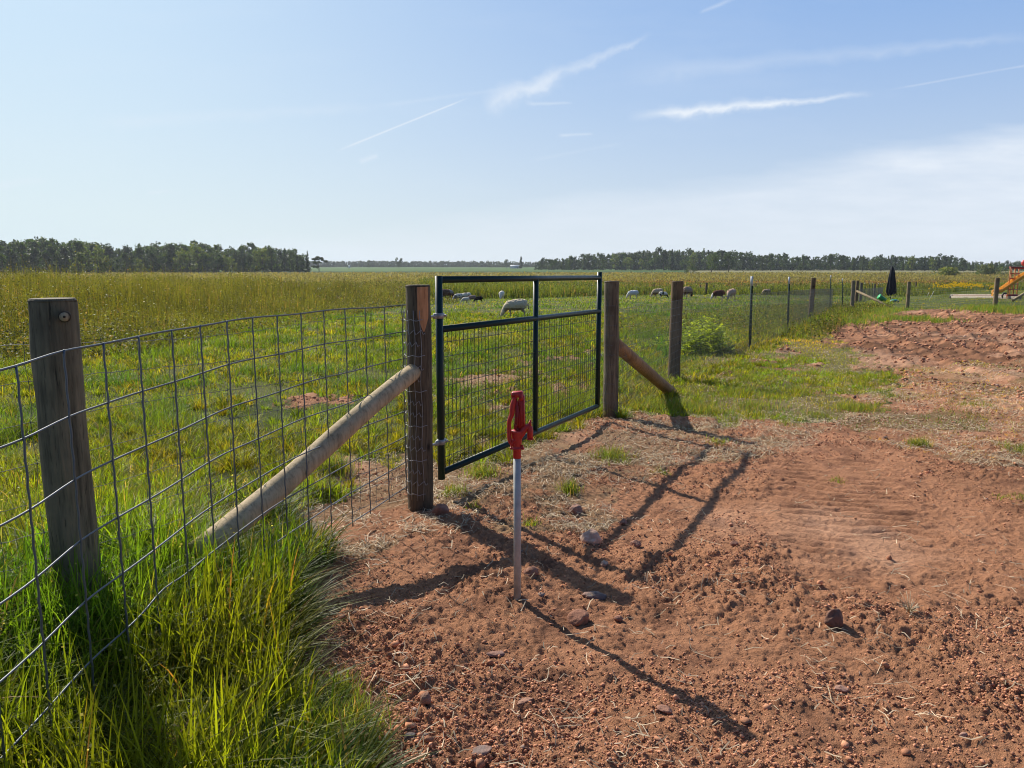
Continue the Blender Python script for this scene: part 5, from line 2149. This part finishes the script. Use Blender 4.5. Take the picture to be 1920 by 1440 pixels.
    # 4 scattered tufts on the dirt
    tufts = [(1148, 862, 60, 1.0, 500), (905, 893, 55, 1.0, 420), (1068, 925, 34, 1.0, 260), (1722, 838, 34, .9, 300), (1592, 770, 60, .8, 600), (1230, 764, 60, 1.2, 600),
             (1390, 738, 60, 1.0, 500), (1320, 775, 50, 1.2, 500), (1200, 770, 40, 1.3, 400), (1410, 762, 60, 1.0, 500), (1500, 735, 60, .9, 400), (1620, 770, 60, .9, 500), (1345, 838, 36, .6, 160), (1830, 765, 70, .6, 260), (1905, 850, 50, .7, 260), (1530, 778, 50, .7, 300), (850, 930, 40, .8, 200),
             (1000, 828, 30, 1.0, 200), (1290, 765, 70, 1.1, 700), (1660, 745, 70, .6, 300), (1700, 700, 80, .5, 300), (990, 990, 30, .6, 90), (1570, 905, 30, .4, 60),
             (660, 1400, 80, 1.5, 900), (590, 1440, 90, 1.6, 1200), (640, 1320, 40, 1.0, 260), (620, 890, 60, 1.7, 900), (600, 930, 40, 1.6, 500), (1900, 940, 60, .4, 120),
             (1880, 690, 90, .5, 300), (700, 1438, 40, .9, 200), (890, 960, 26, .5, 60), (1240, 895, 30, .5, 70), (1440, 745, 60, .8, 400), (1480, 800, 40, .5, 120)]
    X, Y, hs = [], [], []
    for px, py, wpx, hm, n in tufts:
        c = ground_at(px, py)
        s = wpx / F * c[1] * .5
        X.append(c[0] + rs.normal(size=n) * s * .6)
        Y.append(c[1] + rs.normal(size=n) * s * .7)
        hs.append(np.full(n, .10 * hm))
    x, y, hs = map(np.concatenate, (X, Y, hs))
    n = len(x)
    k = tints(n, rs, (.12, .165, .035), .3, .12, .12)
    P = np.stack([x, y, H(x, y) - .004], -1)
    blades('grass_tufts', 'scattered green grass tufts sprouting from the red dirt', P, hs * rs.uniform(.5, 1.5, n), np.maximum(rs.uniform(.003, .006, n), y * .0004), rs.uniform(.2, 1.3, n), k, 3, seed=51)
    # edge grass by the graded soil and fence corner
    for (a, b_, c_, n, hm) in (((1560, 612), (1640, 586), 25, 5000, .22), ((1660, 600), (1740, 602), 14, 3000, .20), ((1830, 580), (1925, 590), 16, 4000, .26), ((1600, 588), (1680, 580), 10, 2500, .25)):
        pa, pb = ground_at(*a), ground_at(*b_)
        f = rs.random(n)[:, None]
        q = pa + (pb - pa) * f + rs.normal(size=(n, 3)) * [.4, .9, 0]
        k = tints(n, rs, (.09, .15, .035), .35, .1, .1)
        P = np.stack([q[:, 0], q[:, 1], H(q[:, 0], q[:, 1]) - .01], -1)
        blades('grass', {5000: 'unmown green grass at the fence corner by the graded soil', 3000: 'green grass round the foot of the first yard fence post', 4000: 'rough green growth below the right hand yard fence post', 2500: 'green grass under the corner brace pole'}[n],
               P, hm * rs.uniform(.5, 1.4, n), np.full(n, .014), rs.uniform(.1, .8, n), k, 2, seed=n)
    # yellow flowers
    n = 260
    px, py = rs.normal(1802, 28, n).clip(1742, 1862), rs.normal(536, 2.2, n)
    py = py - 2.5 * np.exp(-((px - 1800) / 22) ** 2)
    V, Q, K = [], [], []
    m = MB()
    for a, b_ in zip(px, py):
        p = at_depth(a, b_, 62 + rs.random() * 4)
        r = rs.uniform(.035, .075)
        m.add([p + [-r, 0, -r * .5], p + [0, -r * .5, -r], p + [r, 0, r * .5], p + [0, r * .4, r]], [(0, 1, 2, 3)], None, (.50, .32, .025))
    for i in range(150):
        a = px[i]
        p = at_depth(a, py[i], 64)
        m.tube([[p[0], p[1], float(macro(p[0], p[1]))], p], .006, 3, False, (.12, .17, .04))
    o = m.build('wildflowers', M['leafbush'])
    tag(o, 'patch of yellow wildflowers beyond the lawn left of the slide', 'flowers', kind='stuff')


grass_all()


# ------------------------------------------------------------------ dry weed, straw, clods
def dry_weed():
    g = ground_at(1704, 1164)
    z = h1(g[0], g[1])
    rs = np.random.default_rng(3)
    m = MB()
    for i in range(26):
        a = rs.random() * 6.28
        L_ = rs.uniform(.03, .11)
        t = np.array([math.cos(a) * L_ * .7, math.sin(a) * L_ * .7, L_ * rs.uniform(.3, 1)])
        m.tube([[g[0], g[1], z], np.array([g[0], g[1], z + .01]) + t * .55, np.array([g[0], g[1], z]) + t], [.0016, .0014, .0007], 4, k=(.55, .46, .32))
    o = m.build('dry_weed', M['straw'], None, loc=(g[0], g[1], z))
    tag(o, 'small bleached dead weed with spreading stems on the dirt at the right', 'weed')


dry_weed()


def scatter_clods():
    rs = np.random.default_rng(77)
    t = (1 + 5 ** .5) / 2
    ico = np.array([(-1, t, 0), (1, t, 0), (-1, -t, 0), (1, -t, 0), (0, -1, t), (0, 1, t), (0, -1, -t), (0, 1, -t), (t, 0, -1), (t, 0, 1), (-t, 0, -1), (-t, 0, 1)], float)
    ico /= np.linalg.norm(ico[0])
    fc = np.array([(0, 11, 5), (0, 5, 1), (0, 1, 7), (0, 7, 10), (0, 10, 11), (1, 5, 9), (5, 11, 4), (11, 10, 2), (10, 7, 6), (7, 1, 8), (3, 9, 4), (3, 4, 2), (3, 2, 6), (3, 6, 8), (3, 8, 9), (4, 9, 5), (2, 4, 11), (6, 2, 10), (8, 6, 7), (9, 8, 1)])

    def go(name, label, N, y0, y1, r0, r1, powr, seed, cat):
        rs = np.random.default_rng(seed)
        y = y0 * (y1 / y0) ** rs.random(N)
        x = rs.uniform(-.5, .85, N) * (y + 1.2)
        b = bare(x, y)
        rough = sstep(.38, .62, fbm(x * 1.1 + 4, y * 1.1, 44, 3))
        rough = np.maximum(rough, np.exp(-((x + .55) ** 2 + (y - 2.75) ** 2) / .4))
        fine = fbm(x * 5, y * 5, 90, 2)
        ab = TRACK_B - TRACK_A
        ab = ab / np.linalg.norm(ab)
        sq_ = np.abs(-(x - TRACK_A[0]) * ab[1] + (y - TRACK_A[1]) * ab[0])
        sl_ = (x - TRACK_A[0]) * ab[0] + (y - TRACK_A[1]) * ab[1]
        strip_ = (1 - sstep(.36, .5, sq_)) * sstep(-.3, .1, sl_) * (1 - sstep(1.6, 2.6, sl_))
        keep = (b > .5) & (rs.random(N) < (.55 + .45 * rough) * np.clip(fine * 1.8 - .15, .15, 1) * np.clip((fbm(x * .9, y * .9, 97, 3) - .36) * 6, .10, 1) * (1 - .85 * strip_))
        x, y = x[keep], y[keep]
        n = len(x)
        r = r0 + (r1 - r0) * rs.random(n) ** powr
        r = r * (1 + np.maximum(y - 5, 0) * .10)
        V = ico[None] * (1 + rs.uniform(-.55, .40, (n, 12, 1))) * r[:, None, None] * (rs.uniform(.6, 1.25, (n, 1, 3)) * [1, 1, .75])
        a = rs.random(n) * 6.28
        c, s = np.cos(a), np.sin(a)
        vx = V[..., 0] * c[:, None] - V[..., 1] * s[:, None]
        vy = V[..., 0] * s[:, None] + V[..., 1] * c[:, None]
        V = np.stack([vx + x[:, None], vy + y[:, None], V[..., 2] + (H(x, y) + r * .25)[:, None]], -1)
        base = np.array([.51, .238, .134])
        K = base * rs.uniform(.55, 1.35, (n, 1))
        gy = rs.random(n) < .04
        K[gy] = np.array([.32, .22, .17]) * rs.uniform(.5, 1.3, (gy.sum(), 1))
        K = np.repeat(K[:, None], 12, 1).reshape(-1, 3)
        T = (np.arange(n)[:, None, None] * 12 + fc[None]).reshape(-1, 3)
        me = np_mesh(name, V.reshape(-1, 3), None, T, K)
        me.materials.append(M['clod'])
        o = bpy.data.objects.new(name, me)
        link(o)
        tag(o, label, cat, kind='stuff')
    go('soil_crumbs', 'fine crumbs of red soil scattered over the dirt', 480000, 1.2, 11, .0022, .0080, 2.4, 1, 'soil')
    go('soil_clods', 'loose red clods and small stones on the dirt', 4500, 1.2, 13, .007, .022, 3.4, 2, 'soil')
    go('soil_lumps', 'lumpy turned soil on the graded ground further back', 50000, 9, 34, .004, .022, 2.5, 3, 'soil')


scatter_clods()


def straw():
    rs = np.random.default_rng(15)
    parts = []
    for N, zone, y0, y1 in ((90000, STRAWZ, 3.2, 9), (50000, TRAMPLE, 3.5, 12), (90000, MIXR, 5, 14), (7000, None, 1.3, 10), (50000, RFIELD, 6, 16)):
        y = y0 * (y1 / y0) ** rs.random(N)
        x = rs.uniform(-.6, .85, N) * (y + 1)
        keep = inside(zone, *jit(x, y)) if zone is not None else (bare(x, y) > .5)
        keep &= rs.random(N) < np.clip(fbm(x * 2.3, y * 2.3, 91, 3) * 2.6 - .75, .04, 1)
        parts.append(np.stack([x[keep], y[keep]], -1))
    q = np.concatenate(parts)
    n = len(q)
    a = rs.random(n) * 6.28
    L_ = rs.uniform(.02, .085, n) * (1 + (rs.random(n) < .08) * 1.3)
    w = np.maximum(rs.uniform(.0016, .0046, n), q[:, 1] * .0005)
    dx, dy = np.cos(a) * L_ / 2, np.sin(a) * L_ / 2
    sx, sy = -np.sin(a) * w / 2, np.cos(a) * w / 2
    z0 = H(q[:, 0] - dx, q[:, 1] - dy) + rs.uniform(.006, .026, n)
    zm = H(q[:, 0], q[:, 1]) + rs.uniform(.010, .028, n)
    z1 = H(q[:, 0] + dx, q[:, 1] + dy) + rs.uniform(.006, .032, n)
    bow = rs.normal(size=n) * .006
    V = np.empty((n, 6, 3))
    for i, (f, z, bw) in enumerate(((-1, z0, 0), (0, zm, 1), (1, z1, 0))):
        cx, cyy = q[:, 0] + dx * f + sx / w * 2 * bow * bw, q[:, 1] + dy * f + sy / w * 2 * bow * bw
        V[:, 2 * i] = np.stack([cx - sx, cyy - sy, z], -1)
        V[:, 2 * i + 1] = np.stack([cx + sx, cyy + sy, z + .0008], -1)
    b = np.arange(n)[:, None] * 6
    Q = np.concatenate([b + [[0, 1, 3, 2]], b + [[2, 3, 5, 4]]])
    K = np.array([.66, .52, .34]) * rs.uniform(.35, 1.3, (n, 1))
    me = np_mesh('straw', V.reshape(-1, 3), Q, None, np.repeat(K, 6, 0))
    me.materials.append(M['straw'])
    o = bpy.data.objects.new('straw', me)
    link(o)
    tag(o, 'bits of dry straw and dead stems strewn over the ground by the gate', 'straw', kind='stuff')


straw()


# ------------------------------------------------------------------ air
def haze():
    m = MB()
    x0, x1, y0, y1, z0, z1 = -1900, 1900, -40, 1900, -5.5, 16.5
    m.box(((x0 + x1) / 2, (y0 + y1) / 2, (z0 + z1) / 2), (x1 - x0, y1 - y0, z1 - z0))

    def vol(k):
        return None
    mt = bpy.data.materials.new('air')
    mt.use_nodes = True
    k = NT(mt.node_tree)
    v = k.n('ShaderNodeVolumePrincipled', inp={'Color': (.86, .92, 1.0, 1), 'Density': HAZE_D, 'Anisotropy': .25})
    o = k.n('ShaderNodeOutputMaterial')
    k.t.links.new(v.outputs[0], o.inputs['Volume'])
    ob = m.build('haze', mt)
    tag(ob, 'thin pale haze over the far fields', 'haze', kind='stuff')


HAZE_D = .00013
haze()
